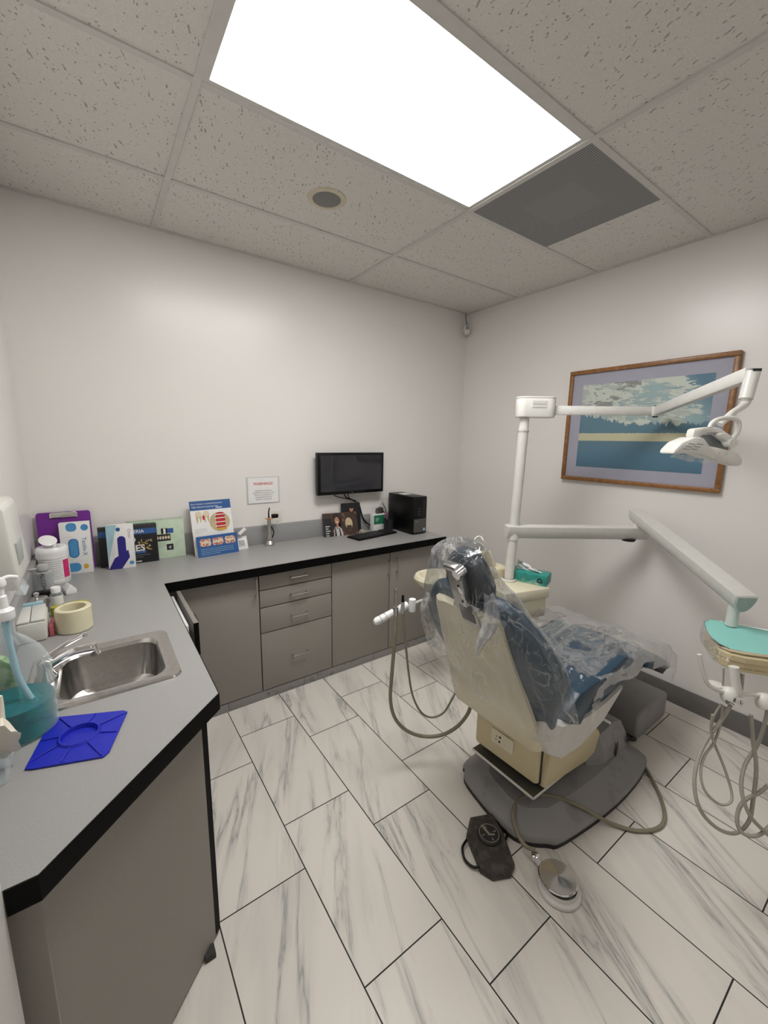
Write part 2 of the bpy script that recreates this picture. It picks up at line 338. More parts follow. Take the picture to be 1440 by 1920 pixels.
    def rect(s, x0, y0, x1, y1, mat, X, z=0): return s.add([(x0, y0, z), (x1, y0, z), (x1, y1, z), (x0, y1, z)], [[0, 1, 2, 3]], mat, False, X)
    def rrect(s, x0, y0, x1, y1, r, mat, X, z=0):
        P = []
        for cx, cy, a0 in ((x1-r, y1-r, 0), (x0+r, y1-r, 90), (x0+r, y0+r, 180), (x1-r, y0+r, 270)):
            for k in range(7): a = math.radians(a0+15*k); P.append((cx+r*math.cos(a), cy+r*math.sin(a), z))
        return s.add(P, [list(range(len(P)))], mat, False, X)
    def poly(s, pts, mat, X, z=0): return s.add([(p[0], p[1], z) for p in pts], [list(range(len(pts)))], mat, False, X)
    def text(s, body, size, mat, X, x=0, y=0, z=.0004, align='CENTER', bold=0, sx=1):
        c = bpy.data.curves.new('lettering', 'FONT'); c.body = body; c.size = size; c.align_x = align; c.align_y = 'CENTER'; c.offset = bold; c.resolution_u = 2
        o = bpy.data.objects.new('lettering', c); COL.objects.link(o); bpy.context.view_layer.update()
        me = o.evaluated_get(bpy.context.evaluated_depsgraph_get()).to_mesh()
        s.add([(x+v.co.x*sx, y+v.co.y, z) for v in me.vertices], [list(p.vertices) for p in me.polygons], mat, False, X)
        bpy.data.objects.remove(o); bpy.data.curves.remove(c); return s
    def lines(s, x0, y0, x1, n, dy, mat, X, h=.0012, z=.0004, seed=1):   # rows of small print too fine to read
        rr = random.Random(seed)
        for i in range(n):
            y = y0-i*dy; x = x0; end = x0+(x1-x0)*(1 if i < n-1 else rr.uniform(.5, .9))
            while x < end-.001:
                wd = min(rr.uniform(.002, .007)*(x1-x0)/.08, end-x); s.rect(x, y, x+wd*.8, y+h, mat, X, z); x += wd
        return s
    def build(s, name, parent=None, label=None, cat=None, group=None, kind=None):
        if parent is None and kind != 'structure':
            xs = [v.x for v in s.v]; ys = [v.y for v in s.v]; b = Vector(((min(xs)+max(xs))/2, (min(ys)+max(ys))/2, min(v.z for v in s.v)))
        else: b = Vector((0, 0, 0))
        me = bpy.data.meshes.new(name); me.from_pydata([v-b for v in s.v], [], s.f)
        for m_ in s.mats: me.materials.append(m_)
        me.polygons.foreach_set('material_index', s.mi); me.polygons.foreach_set('use_smooth', s.sm); me.update()
        if any(s.sm):
            try: me.set_sharp_from_angle(angle=math.radians(38))
            except Exception: pass
        o = bpy.data.objects.new(name, me); COL.objects.link(o); o.location = b
        if parent is not None: o.parent = parent; o.matrix_parent_inverse = inv(parent)
        tag(o, label, cat, group, kind); return o
ROOTS = {}
def inv(p):
    t = Vector((0, 0, 0)); q = p
    while q is not None:
        t = t+q.location; q = q.parent if False else None
    return Matrix.Translation(-p.location) if p.parent is None else Matrix.Identity(4)
def tag(o, label=None, cat=None, group=None, kind=None):
    if label: o['label'] = label
    if cat: o['category'] = cat
    if group: o['group'] = group
    if kind: o['kind'] = kind
    return o
def thing(name, loc, label, cat, group=None):
    o = bpy.data.objects.new(name, None); COL.objects.link(o); o.location = loc; o.empty_display_size = .05
    return tag(o, label, cat, group)
def st(mb, name): return mb.build(name, kind='structure')

# ------------------------------------------------------------------ room shell
YB = -3.9
st(MB().box((-3.2, YB-.1, -.08), (.1, .1, 0), M['floor']), 'floor')
st(MB().box((-3.2, 0, 0), (.1, .1, H+.1), M['wall']), 'wall_back')
st(MB().box((0, YB, 0), (.1, 0, H+.1), M['wall']), 'wall_right')
st(MB().box((-3.2, -1.922, 0), (-3.065, 0, H+.1), M['wall']).box((-3.2, YB, 0), (-2.961, -1.922, H+.1), M['wall'], .004), 'wall_left')
st(MB().box((-3.2, YB-.1, 0), (-1.6, YB, H+.1), M['wall']).box((-.75, YB-.1, 0), (.1, YB, H+.1), M['wall']).box((-1.6, YB-.1, 2.05), (-.75, YB, H+.1), M['wall']), 'wall_front')
d = MB().box((-1.6, YB-.07, 0), (-.75, YB-.03, 2.05), M['cab']); st(d, 'door_1')
# ceiling tiles: one slab with the light opening left out
XS = [-3.2, -2.417, -1.198, .1]; YS = [YB-.1, -1.744, -1.134, .1]
c = MB()
for i in range(3):
    for j in range(3):
        if i == 1 and j == 1: continue
        c.box((XS[i], YS[j], H), (XS[i+1], YS[j+1], H+.1), M['ceil'])
c.box((XS[1], YS[1], H+.09), (XS[2], YS[2], H+.1), M['tee'])
st(c, 'ceiling')
n = 0
TW = .012
for x in (-2.417, -1.198):
    n += 1; st(MB().box((x-TW, YB, H-.007), (x+TW, 0, H+.0005), M['tee']), 'trim_%d' % n)
ylines = [-.5245, -1.134, -1.744, -2.353, -2.963, -3.573]
for y in ylines:
    for a, b in ((-3.065, -2.417-TW), (-2.417+TW, -1.198-TW), (-1.198+TW, 0)):
        n += 1; st(MB().box((a, y-TW, H-.0055), (b, y+TW, H+.0005), M['tee']), 'trim_%d' % n)
for lo, hi in (((-3.065, -.022, H-.006), (0, 0, H)), ((-.022, YB, H-.006), (0, -.022, H)), ((-3.065, -1.922, H-.006), (-3.043, -.022, H))):
    n += 1; st(MB().box(lo, hi, M['tee']), 'trim_%d' % n)
st(MB().box((-.009, YB, 0), (0, -.0, .118), M['rubber'], .002), 'baseboard_right')
st(MB().box((-.647, -.009, 0), (-.009, 0, .118), M['rubber'], .002), 'baseboard_back')

# ceiling fixtures, and one added fill panel
def light_panel(y0, label, dx=0, mt='light', dz=0):
    t = thing('ceiling_light', (-1.8075+dx, y0+.305, H-.01), label, 'ceiling light')
    f = MB(); X0, X1, Y0, Y1 = -2.404+dx, -1.211+dx*1.05, y0+.013, y0+.597; q = .018
    for lo, hi in (((X0, Y0), (X1, Y0+q)), ((X0, Y1-q), (X1, Y1)), ((X0, Y0+q), (X0+q, Y1-q)), ((X1-q, Y0+q), (X1, Y1-q))):
        f.box((lo[0], lo[1], H-.004-dz), (hi[0], hi[1], H+.03 if not dz else H-.0005), M['tee'])
    f.build('frame', t)
    MB().box((X0+q, Y0+q, H+.001-dz), (X1-q, Y1-q, H+.008-dz*1.4), M[mt]).build('diffuser', t)
light_panel(-1.744, 'large bright white rectangular light panel set in the tiled ceiling')
light_panel(-3.573, 'added dim white ceiling fill panel behind the camera, in place of hallway light', .60, 'fill_light', .007)  # added out of view, in place of hallway light, to brighten the right wall
v = thing('ceiling_vent', (-.893, -1.439, H), 'square dark grey perforated air vent in the ceiling beside the light panel', 'air vent')
MB().box((-1.183, -1.73, H-.005), (-.588, -1.148, H+.0), M['vent']).build('grille', v)
f = MB()
for lo, hi in (((-1.186, -1.732), (-.585, -1.729)), ((-1.186, -1.149), (-.585, -1.146)), ((-1.186, -1.732), (-1.183, -1.146)), ((-.588, -1.732), (-.585, -1.146))):
    f.box((*lo, H-.006), (*hi, H-.001), M['tee'])
f.build('frame', v)
v = thing('ceiling_speaker', (-1.795, -.81, H), 'small round ceiling speaker with a yellowed ring and grey grille', 'speaker')
MB().lathe([(.064, H-.001), (.066, H-.006), (.088, H-.004), (.09, H)], (-1.795, -.81, 0), M['yring']).build('ring', v)
MB().lathe([(0, H-.007), (.04, H-.007), (.064, H-.004), (.064, H-.001)], (-1.795, -.81, 0), M['grille']).build('grille', v)
# motion sensor in the corner
t = thing('motion_sensor', (-.05, -.05, 2.5), 'small white motion sensor mounted high in the ceiling corner', 'motion sensor')
X = frame((-.055, -.055, 2.50), (.85, -.53, 0), (0, 0, 1))
MB().prism([(-.028, .02), (-.022, -.02), (-.01, -.032), (.01, -.032), (.022, -.02), (.028, .02), (.026, .045), (-.026, .045)], -.02, .02, M['offwhite'], X, .004).build('body', t)
MB().rect(-.018, .008, .018, .04, M['lampglass'], X, .0207).build('lens', t)
MB().cyl((-.052, 0, 2.52), (-.052, -.03, 2.52), .016, M['offwhite']).build('bracket', t)
MB().tube([(-.045, -.05, 2.54), (-.045, -.03, 2.60), (-.03, -.01, 2.655)], .003, M['black']).build('cable', t)

# ------------------------------------------------------------------ cabinets and worktop
def pull(name, c, ax, L, par, out=(0, -1, 0)):
    c = Vector(c); a = Vector(ax)*L/2; o = Vector(out)*.028
    return MB().tube([c-a, c-a+o*.8, c-a*.86+o, c+a*.86+o, c+a+o*.8, c+a], .0045, M['nickel'], n=3, seg=8).build(name, par)
YF = -.47
def cab_body(t, x0, x1):
    b = MB().box((x0+.001, YF+.02, .058), (x1-.001, -.002, .798), M['mblack'])
    return b.build('body', t)
def front(name, t, x0, x1, z0, z1):
    return MB().box((x0+.003, YF, z0+.003), (x1-.003, YF+.018, z1-.003), M['cab'], .0012).build(name, t)
t = thing('base_cabinet', (-2.31, -.24, 0), 'grey single-door base cabinet in the corner beside the drawer stack', 'cabinet')
cab_body(t, -2.55, -2.07); dd = front('door', t, -2.55, -2.07, .058, .798); pull('handle', at(478, 1101, 1, YF), (0, 0, 1), .1, dd)
t = thing('drawer_cabinet', (-1.835, -.24, 0), 'grey base cabinet with four stacked drawers', 'cabinet')
cab_body(t, -2.07, -1.6)
for (z0, z1), hp in zip(((.693, .798), (.586, .693), (.427, .586), (.058, .427)), ((558, 1078), (559, 1110), (560, 1150), (562, 1222))):
    dd = front('drawer', t, -2.07, -1.6, z0, z1); pull('handle', at(*hp, 1, YF), (1, 0, 0), .1, dd)
t = thing('base_cabinet', (-1.14, -.24, 0), 'grey double-door base cabinet under the computer', 'cabinet')
cab_body(t, -1.6, -.678)
for x0, x1, hx in ((-1.6, -1.137, 727), (-1.137, -.69, 742)):
    dd = front('door', t, x0, x1, .058, .798); pull('handle', at(hx, 1064 if hx < 735 else 1058, 1, YF), (0, 0, 1), .1, dd)
MB().box((-.69, YF, .058), (-.672, -.002, .8), M['cab'], .001).build('side_panel', t)
b = MB()
for x0, x1 in ((-2.575, -2.27), (-2.268, -1.8), (-1.798, -1.262), (-1.26, -.672)):
    b.box((x0, YF+.004, 0), (x1, YF+.016, .055), M['kick'], .001)
b.box((-2.575, YF+.016, 0), (-.672, -.002, .05), M['mblack']); st(b, 'baseboard_cabinet')
# sink cabinet along the left wall, its front cut diagonally
t = thing('sink_cabinet', (-2.85, -1.1, 0), 'grey cabinet under the sink with a large plain diagonal end panel and an open drawer', 'cabinet')
P = [(-3.062, -.03), (-2.59, -.03), (-2.59, -1.55), (-2.925, -1.88), (-2.925, -1.885), (-3.062, -1.885)]
MB().prism([(-3.06, -.50), (-2.60, -.50), (-2.60, -1.54), (-2.93, -1.86), (-3.06, -1.86)], .02, .64, M['mblack']).build('body', t)
dv = Vector((-.363, -.343, 0)).normalized(); nv = Vector((dv.y*-1, dv.x, 0)); nv = Vector((-dv.y, dv.x, 0))
if nv.y > 0: nv = -nv
A = Vector((-2.582, -1.545, 0)); B = A+dv*.475
def slab(a, b, th, z0, z1, nv, mat, mb=None, bev=.001):
    mb = mb or MB(); X = frame(a, (b-a), (0, 0, 1)); L = (b-a).length; s_ = 1 if X.col[2].xyz.dot(nv) > 0 else -1
    return mb.box((0, z0, 0), (L, z1, 0) if False else (L, z1, th*-s_), mat, 0, X)
A2 = A+dv*.024; Z_ = lambda p, q, k: (p.x-nv.x*k, p.y-nv.y*k)
MB().prism([Z_(A2, 0, 0), Z_(B, 0, 0), Z_(B, 0, .02), Z_(A2, 0, .02)], .012, .797, M['cab']).build('end_panel', t)
E1 = A+Vector((.001, 0, 0))
MB().prism([Z_(A, 0, 0), Z_(A2, 0, 0), Z_(A2, 0, .02), Z_(A, 0, .02)], .012, .797, M['edge']).build('edge_strip', t)
C2 = Vector((-2.96, B.y-.006, 0))
MB().box((-3.062, B.y-.01, .0), (B.x+.001, B.y+.012, .797), M['cab'], .001).build('filler_panel', t)
MB().box((-2.64, -1.61, 0), (-2.61, -1.58, .02), M['basedark']).build('foot', t)
MB().box((-2.592, -1.50, .02), (-2.582, -.50, .64), M['cab']).build('door', t)
# open drawer
dr = MB().box((-2.503, -.955, .655), (-2.485, -.50, .80), M['cab'], .001).box((-2.504, -.9565, .655), (-2.484, -.954, .80), M['edge']).build('drawer', t, 'half-open drawer with a pale inner box')
MB().box((-2.53, -.93, .67), (-2.518, -.54, .785), M['whitepure'], .002).box((-2.8, -.93, .67), (-2.53, -.918, .785), M['cream']).box((-2.8, -.55, .67), (-2.53, -.54, .785), M['cream']).box((-2.8, -.93, .665), (-2.518, -.54, .672), M['cardbd']).build('drawer_box', dr)
pull('handle', (-2.485, -.75, .735), (0, 1, 0), .1, dr, (1, 0, 0))

# L-shaped worktop with a hole for the sink
ct = thing('worktop', (-2.5, -.4, .8), 'L-shaped grey speckled worktop with black edges', 'worktop')
SX0, SX1, SY0, SY1 = -2.93, -2.648, -1.385, -1.105          # sink opening
def flat(poly, z0, z1, mat, mb): return mb.prism(poly, z0, z1, mat)
b = MB()
b.box((-3.064, -.518, .805), (-.65, -.001, CT), M['top'])
b.box((-3.064, SY1, .805), (-2.553, -.518, CT), M['top']).box((-3.064, SY0, .805), (SX0, SY1, CT), M['top']).box((SX1, SY0, .805), (-2.553, SY1, CT), M['top'])
b.prism([(-3.064, SY0), (-2.553, SY0), (-2.553, -1.578), (-2.918, -1.9195), (-2.9605, -1.9195), (-2.9605, -1.92), (-3.064, -1.92)], .805, CT, M['top'])
b.build('top', ct)
e = MB(); z0, z1 = .800, CT-.0015
e.box((-.65, -.5215, z0), (-.6475, -.001, z1), M['edge']).box((-2.5505, -.5215, z0), (-.65, -.518, z1), M['edge'])
e.box((-2.553, -1.579, z0), (-2.5502, -.5215, z1), M['edge'])
a1, a2 = Vector((-2.5502, -1.579, 0)), Vector((-2.9175, -1.9225, 0)); nn = Vector((.687, -.727, 0))*.0012
e.prism([(a1.x, a1.y), (a2.x, a2.y), (a2.x-nn.x*2, a2.y-nn.y*2), (a1.x-nn.x*2-.002, a1.y-nn.y*2+.002)], z0, z1, M['edge'])
e.box((-2.9605, -1.9225, z0), (-2.9175, -1.9195, z1), M['edge'])
e.build('black_edge', ct)
st(MB().box((-3.064, -.02, CT+.0004), (-.68, -.001, .977), M['splash'], .002), 'trim_50')
st(MB().box((-3.064, -1.90, CT+.0004), (-3.045, -.021, .977), M['splash'], .002), 'trim_51')

# sink
t = thing('sink', (-2.79, -1.245, .7), 'small square stainless steel sink set into the grey worktop', 'sink')
def rring(x0, x1, y0, y1, r, z):
    P = []
    for cx, cy, a0 in ((x1-r, y1-r, 0), (x0+r, y1-r, 90), (x0+r, y0+r, 180), (x1-r, y0+r, 270)):
        for k in range(7): a = math.radians(a0+15*k); P.append(Vector((cx+r*math.cos(a), cy+r*math.sin(a), z)))
    return P
R = [rring(-2.995, -2.618, -1.428, -1.068, .03, CT+.0005), rring(-2.992, -2.621, -1.425, -1.071, .03, CT+.006), rring(-2.984, -2.629, -1.417, -1.079, .026, CT+.005),
     rring(-2.978, -2.640, -1.408, -1.088, .024, CT+.0025), rring(-2.925, -2.655, -1.392, -1.102, .05, CT+.002), rring(-2.919, -2.661, -1.384, -1.110, .055, CT-.008), rring(-2.912, -2.668, -1.372, -1.122, .06, CT-.12), rring(-2.89, -2.69, -1.35, -1.144, .06, CT-.145),
     rring(-2.83, -2.76, -1.28, -1.21, .03, CT-.15)]
MB().loft(R[:6], M['sinkst'], caps=False).loft(R[5:], M['sinkst'], caps=False).add(R[-1], [list(range(len(R[-1])))], M['sinkst']).build('basin', t)
MB().lathe([(0, .701), (.03, .702), (.033, .7005)], (-2.795, -1.245, 0), M['chrome']).build('drain', t)
t = thing('faucet', (-2.955, -1.23, CT), 'chrome faucet with a lever handle at the back of the sink', 'faucet')
fx, fy = -2.952, -1.235; Z0 = CT+.003
MB().lathe([(.028, Z0), (.027, Z0+.012), (.02, Z0+.02), (.018, Z0+.05), (.02, Z0+.06), (0, Z0+.066)], (fx, fy, 0), M['chrome']).build('body', t)
sp = at(176, 1214, 2, CT+.065)
MB().tube([(fx, fy, Z0+.035), Vector((fx, fy, Z0+.05)).lerp(sp, .5)+V(0, 0, .006), sp], .014, M['chrome'], seg=16).cyl(sp+V(-.004, 0, .012), sp+V(.004, 0, -.024), .0125, M['chrome']).build('spout', t)
l0 = Vector((fx, fy, Z0+.066)); l1 = at(158, 1190, 2, CT+.10)
MB().tube([l0, l0.lerp(l1, .55)+V(0, 0, .004), l1], lambda s: .0095-.003*s, M['chrome']).lathe([(0, -.009), (.009, -.004), (.009, .004), (0, .009)], l1, M['chrome'], 14).build('lever', t)


# ------------------------------------------------------------------ things on the back wall
t = thing('wall_monitor', (-1.216, -.045, 1.31), 'black flat monitor mounted on the wall above the worktop', 'monitor')
MB().box((-1.5, -.085, 1.163), (-.933, -.045, 1.467), M['black'], .003).build('housing', t)
X = frame((-1.216, -.0855, 1.318), (1, 0, 0), (0, 0, 1))
MB().rect(-.262, -.132, .262, .132, M['screen'], X).build('screen', t)
MB().text('ASUS', .009, M['grayp'], X, 0, -.145, .0003).build('lettering', t)
MB().box((-1.29, -.045, 1.25), (-1.14, 0, 1.38), M['mblack'], .004).build('wall_mount', t)
tag(MB().tube([(-1.37, -.05, 1.168), (-1.32, -.04, 1.14), (-1.22, -.03, 1.115), (-1.16, -.03, 1.10)], .0035, M['black'])
    .tube([(-1.27, -.05, 1.168), (-1.24, -.035, 1.13), (-1.16, -.025, 1.09), (-1.12, -.025, 1.04), (-1.09, -.035, .96), (-1.04, -.05, .90), (-.98, -.035, .875)], .0045, M['black'])
    .tube([(-1.24, -.05, 1.168), (-1.21, -.035, 1.12), (-1.13, -.03, 1.08), (-1.10, -.03, 1.0), (-1.07, -.035, .92), (-1.0, -.04, .89)], .0035, M['black']).build('monitor_cable'), 'black cables hanging from the wall monitor down to the worktop', 'cable')
t = thing('warning_sign', (-1.867, -.003, 1.124), 'white warning notice in a clear acrylic holder on the wall', 'sign')
X = frame((-1.866, -.006, 1.216), (1, 0, 0), (0, 0, 1))
MB().box((-1.979, -.004, 1.123), (-1.752, -.001, 1.308), M['acrylic'], .001).build('holder', t)
b = MB().rect(-.103, -.085, .103, .085, M['paper'], X, .0)
b.text('WARNING!', .026, M['redp'], X, 0, .044, bold=.0004)
for i, l in enumerate(('OPERATING SYSTEMS OF', 'EQUIPMENT KNOWN TO THE', 'STATE OF CALIFORNIA TO', 'CAUSE REPRODUCTIVE', 'TOXICITY OR CANCER')): b.text(l, .0105, M['blackp'], X, 0, -.003-i*.0145)
b.build('notice', t)
def outlet(x, z, label):
    t = thing('wall_outlet', (x, -.002, z), label, 'outlet'); X = frame((x, -.006, z), (1, 0, 0), (0, 0, 1))
    MB().box((x-.036, -.006, z-.058), (x+.036, 0, z+.058), M['socket'], .002).build('cover_plate', t)
    for s_ in (.022, -.022):
        b = MB().rrect(-.017, s_-.014, .017, s_+.014, .008, M['socket'], X, .0012)
        b.rect(-.008, s_-.004, -.0055, s_+.006, M['blackp'], X, .0016).rect(.0055, s_-.004, .008, s_+.006, M['blackp'], X, .0016).build('socket', t)
outlet(-1.775, 1.013, 'ivory wall outlet behind the curing light'); outlet(-.877, 1.04, 'ivory wall outlet beside the computer tower')

# framed seascape on the right wall
t = thing('framed_picture', (-.015, -1.5, 1.3), 'large wooden-framed seascape print hanging on the right wall', 'picture')
X = frame((-.02, -1.4985, 1.678), (0, -1, 0), (0, 0, 1))
w_, h_ = .4635, .3705; f_ = .026
for nm, lo, hi in (('a', (-w_, h_-f_), (w_, h_)), ('b', (-w_, -h_), (w_, -h_+f_)), ('c', (-w_, -h_+f_), (-w_+f_, h_-f_)), ('d', (w_-f_, -h_+f_), (w_, h_-f_))):
    MB().box((lo[0], lo[1], -.019), (hi[0], hi[1], .014), M['wood'], .005, X).build('frame', t)
MB().box((-w_+f_, -h_+f_, -.018), (w_-f_, h_-f_, -.002), M['mat'], 0, X).build('mat_board', t)
MB().rect(-.3665, -.273, .3665, .272, M['print'], X, -.0012).build('print', t)
MB().rect(-w_+f_, -h_+f_, w_-f_, h_-f_, m_thin('picture_glass', (.99, .99, .99), .02, .03), X, .004).build('glass', t)

# ------------------------------------------------------------------ things on the back worktop
Z = CT+.0005
t = thing('computer_tower', (-.772, -.19, Z), 'black desktop computer tower standing at the right end of the worktop', 'computer')
MB().box((-.842, -.345, Z+.004), (-.705, -.035, 1.142), M['black'], .004).build('case', t)
X = frame((-.7735, -.3455, 1.0), (1, 0, 0), (0, 0, 1))
b = MB().box((-.067, -.145, 0), (.067, .141, .008), M['black'], .003, X).rect(-.058, -.135, .06, -.03, M['plate'], X, .0083)
b.build('front_panel', t)
b = MB()
for i in range(3): b.box((-.02, .0+.022*i, .008), (.004, .012+.022*i, .0095), M['screen'], 0, X)
b.box((.03, -.02, .008), (.045, .12, .0095), M['mblack'], 0, X); b.build('ports', t)
MB().text('DELL', .016, M['grayp'], X, -.025, -.05, .0088).build('badge', t)
MB().rect(.035, -.125, .055, -.105, M['lblue'], X, .0088).build('sticker', t)
MB().box((-.81, -.2, 1.142), (-.73, -.12, 1.1424), M['paper']).build('label', t)
# keyboard
t = thing('keyboard', (-1.11, -.215, Z), 'black computer keyboard on the worktop in front of the picture cards', 'keyboard')
kx = (V(-.915, -.175, 0)-V(-1.295, -.235, 0)).normalized(); X = frame((-1.108, -.207, Z), kx, (-kx.y, kx.x, 0))
MB().prism([(-.195, -.066), (.195, -.066), (.195, .07), (-.195, .07)], 0, .013, M['black'], X, .004).build('housing', t)
b = MB()
for r in range(5):
    for c_ in range(19):
        if c_ in (14,): continue
        x0 = -.186+c_*.0196; b.box((x0, -.056+r*.0235, .013), (x0+.0168, -.056+r*.0235+.019, .0175), M['keys'], 0, X)
b.build('keys', t)

def easel_card(name, lo_l, lo_r, height, lean, th, label, cat, faces, mat, group=None):
    a = Vector(lo_l); b_ = Vector(lo_r); up = (Vector((0, lean, 1))).normalized()
    X = frame(a, b_-a, up); L = (b_-a).length; mb = MB().box((0, 0, -th), (L, height, 0), mat, min(.002, th*.3), X)
    faces(mb, X, L, height); return mb.build(name, None, label, cat, group)
# photo card of a smiling woman
def fc(mb, X, L, h):
    mb.rect(0, 0, L, h, M['brownp'], X, .0005).rect(.003, 0, .07, h*.78, M['blackp'], X, .0008)
    mb.ell((.108, h*.80), .027, .032, M['hairp'], X, .001).ell((.128, h*.60), .026, .045, M['hairp'], X, .0011).ell((.105, h*.55), .034, .05, M['hairp'], X, .0011)
    mb.ell((.110, h*.66), .0185, .028, M['skin'], X, .0013).ell((.1115, h*.60), .008, .0035, M['paper'], X, .0015).rect(.104, h*.36, .118, h*.52, M['skin'], X, .00125)
    mb.poly([(.075, 0), (.15, 0), (.142, h*.30), (.118, h*.42), (.108, h*.28), (.098, h*.42), (.082, h*.30)], M['shirt'], X, .0014)
    mb.poly([(.082, .0), (.098, 0), (.094, h*.34), (.087, h*.34)], M['blackp'], X, .0016).poly([(.122, .0), (.136, 0), (.126, h*.34), (.120, h*.34)], M['blackp'], X, .0016)
    for i in range(5): mb.lines(.014, h*.42-i*.017, .056, 1, .01, M['paper'], X, .006, .0018, i)
    mb.ell((.205, h*.5), .03, .045, M['beige'], X, .0012).rect(.185, 0, .225, h*.42, M['brownp'], X, .0014)
easel_card('photo_card', (-1.445, -.075, Z), (-1.17, -.105, Z), .175, .32, .004, 'wide dark photo card of a smiling dark-haired woman leaning on the backsplash', 'card', fc, M['blackp'])
def fc(mb, X, L, h):
    mb.rect(0, 0, L, h, M['blackp'], X, .0005).ell((.085, h*.80), .016, .021, M['skin'], X, .001).ell((.085, h*.87), .017, .014, M['hairp'], X, .0012)
    mb.poly([(.045, h*.42), (.13, h*.42), (.12, h*.62), (.095, h*.70), (.07, h*.70), (.052, h*.60)], M['bluesh'], X, .0011)
    for i in range(5): mb.lines(.07, h*.36-i*.018, .125, 1, .01, M['paper'], X, .006, .001, i+9)
easel_card('photo_card', (-1.285, -.055, Z), (-1.125, -.07, Z), .235, .13, .004, 'tall black photo card of a person in a light shirt behind the wide photo card', 'card', fc, M['blackp'])
# gold tape dispenser
t = thing('tape_dispenser', (-1.125, -.14, Z), 'small clear tape dispenser with gold glints behind the keyboard', 'tape dispenser')
MB().prism([(-.045, 0), (.045, 0), (.04, .012), (-.012, .032), (-.036, .036), (-.045, .02)], -.012, .012, M['acrylic'], frame((-1.13, -.125, Z), (1, -.1, 0), (0, 0, 1)), .002).build('body', t)
MB().cyl((-1.145, -.135, Z+.018), (-1.145, -.115, Z+.018), .016, M['beige']).build('roll', t)
# green and white leaflet box with a small metal card on top
b = MB().box((-1.03, -.10, Z), (-.905, -.045, Z+.135), M['paper'], .002)
X = frame((-1.03, -.1005, Z), (1, 0, 0), (0, 0, 1))
b.rect(.002, .055, .123, .128, M['green'], X, .0002).lines(.02, .10, .05, 3, .01, M['paper'], X, .004, .0005, 3)
b.build('leaflet_box', None, 'green and white leaflet box on the worktop left of the computer', 'box')
b = MB().box((0, 0, -.002), (.072, .045, 0), M['nickel'], 0, frame((-1.0, -.085, Z+.136), (1, 0, 0), (0, .1, 1))).build('metal_card', None, 'small silver logo card standing on the green leaflet box', 'card')
MB().box((-1.03, -.11, Z+.135), (-.905, -.04, Z+.1355), M['paper'])
# mesh pen cup with pens
t = thing('pen_cup', (-.925, -.155, Z), 'black mesh pen cup filled with pens between leaflet box and computer', 'pen cup')
MB().lathe([(0, Z), (.036, Z), (.038, Z+.10), (.040, Z+.103), (.036, Z+.103), (.034, Z+.004), (0, Z+.004)], (-.925, -.155, 0), M['mblack'], 20).build('cup', t)
for i, (a_, mt) in enumerate(((.2, 'black'), (1.6, 'redp'), (2.6, 'nickel'), (3.7, 'bluep'), (5.0, 'black'))):
    o_ = V(math.cos(a_)*.012, math.sin(a_)*.012, .006); e_ = V(math.cos(a_)*.034, math.sin(a_)*.034, .15)
    c0 = V(-.925, -.155, Z); l_ = ['black', 'red', 'silver', 'blue', 'short black'][i]
    MB().cyl(c0+o_, c0+e_, .004, M[mt], seg=8).build('pen', None, l_+' pen standing in the black mesh pen cup', 'pen', 'pens in the mesh cup')
tag(MB().tube([(-.97, -.03, .99), (-.93, -.04, 1.03), (-.89, -.045, .98), (-.865, -.05, .93)], .003, M['black']).tube([(-.90, -.03, 1.06), (-.87, -.04, 1.0), (-.86, -.03, .92)], .003, M['black']).build('power_cable'), 'black power cables behind the pen cup next to the computer', 'cable')

# curing light standing in its charger
t = thing('curing_light', (-1.862, -.08, Z), 'silver curing light with orange shield standing on the worktop', 'curing light')
cx_, cy_ = -1.862, -.085
MB().lathe([(0, Z), (.031, Z), (.031, Z+.014), (.026, Z+.02), (.022, Z+.032), (.017, Z+.036)], (cx_, cy_, 0), M['nickel']).build('charger_base', t)
MB().lathe([(.013, Z+.034), (.017, Z+.05), (.0165, Z+.10), (.012, Z+.13), (.0135, Z+.16), (.013, Z+.178), (0, Z+.182)], (cx_, cy_, 0), M['nickel']).build('handpiece', t)
MB().lathe([(0, Z+.182), (.026, Z+.183), (.027, Z+.187), (0, Z+.188)], (cx_, cy_, 0), M['amber']).build('shield', t)
MB().tube([(cx_, cy_, Z+.186), (cx_-.001, cy_, Z+.225), (cx_+.004, cy_-.004, Z+.258)], lambda s: .0055-.002*s, M['black']).build('light_guide', t)
MB().box((cx_+.018, cy_-.014, Z+.185), (cx_+.062, cy_+.014, Z+.212), M['black'], .006).build('trigger', t)
MB().tube([(cx_+.012, cy_, Z+.13), (cx_+.03, cy_, Z+.09), (cx_+.018, cy_, Z+.05)], .004, M['black']).build('cord', t)

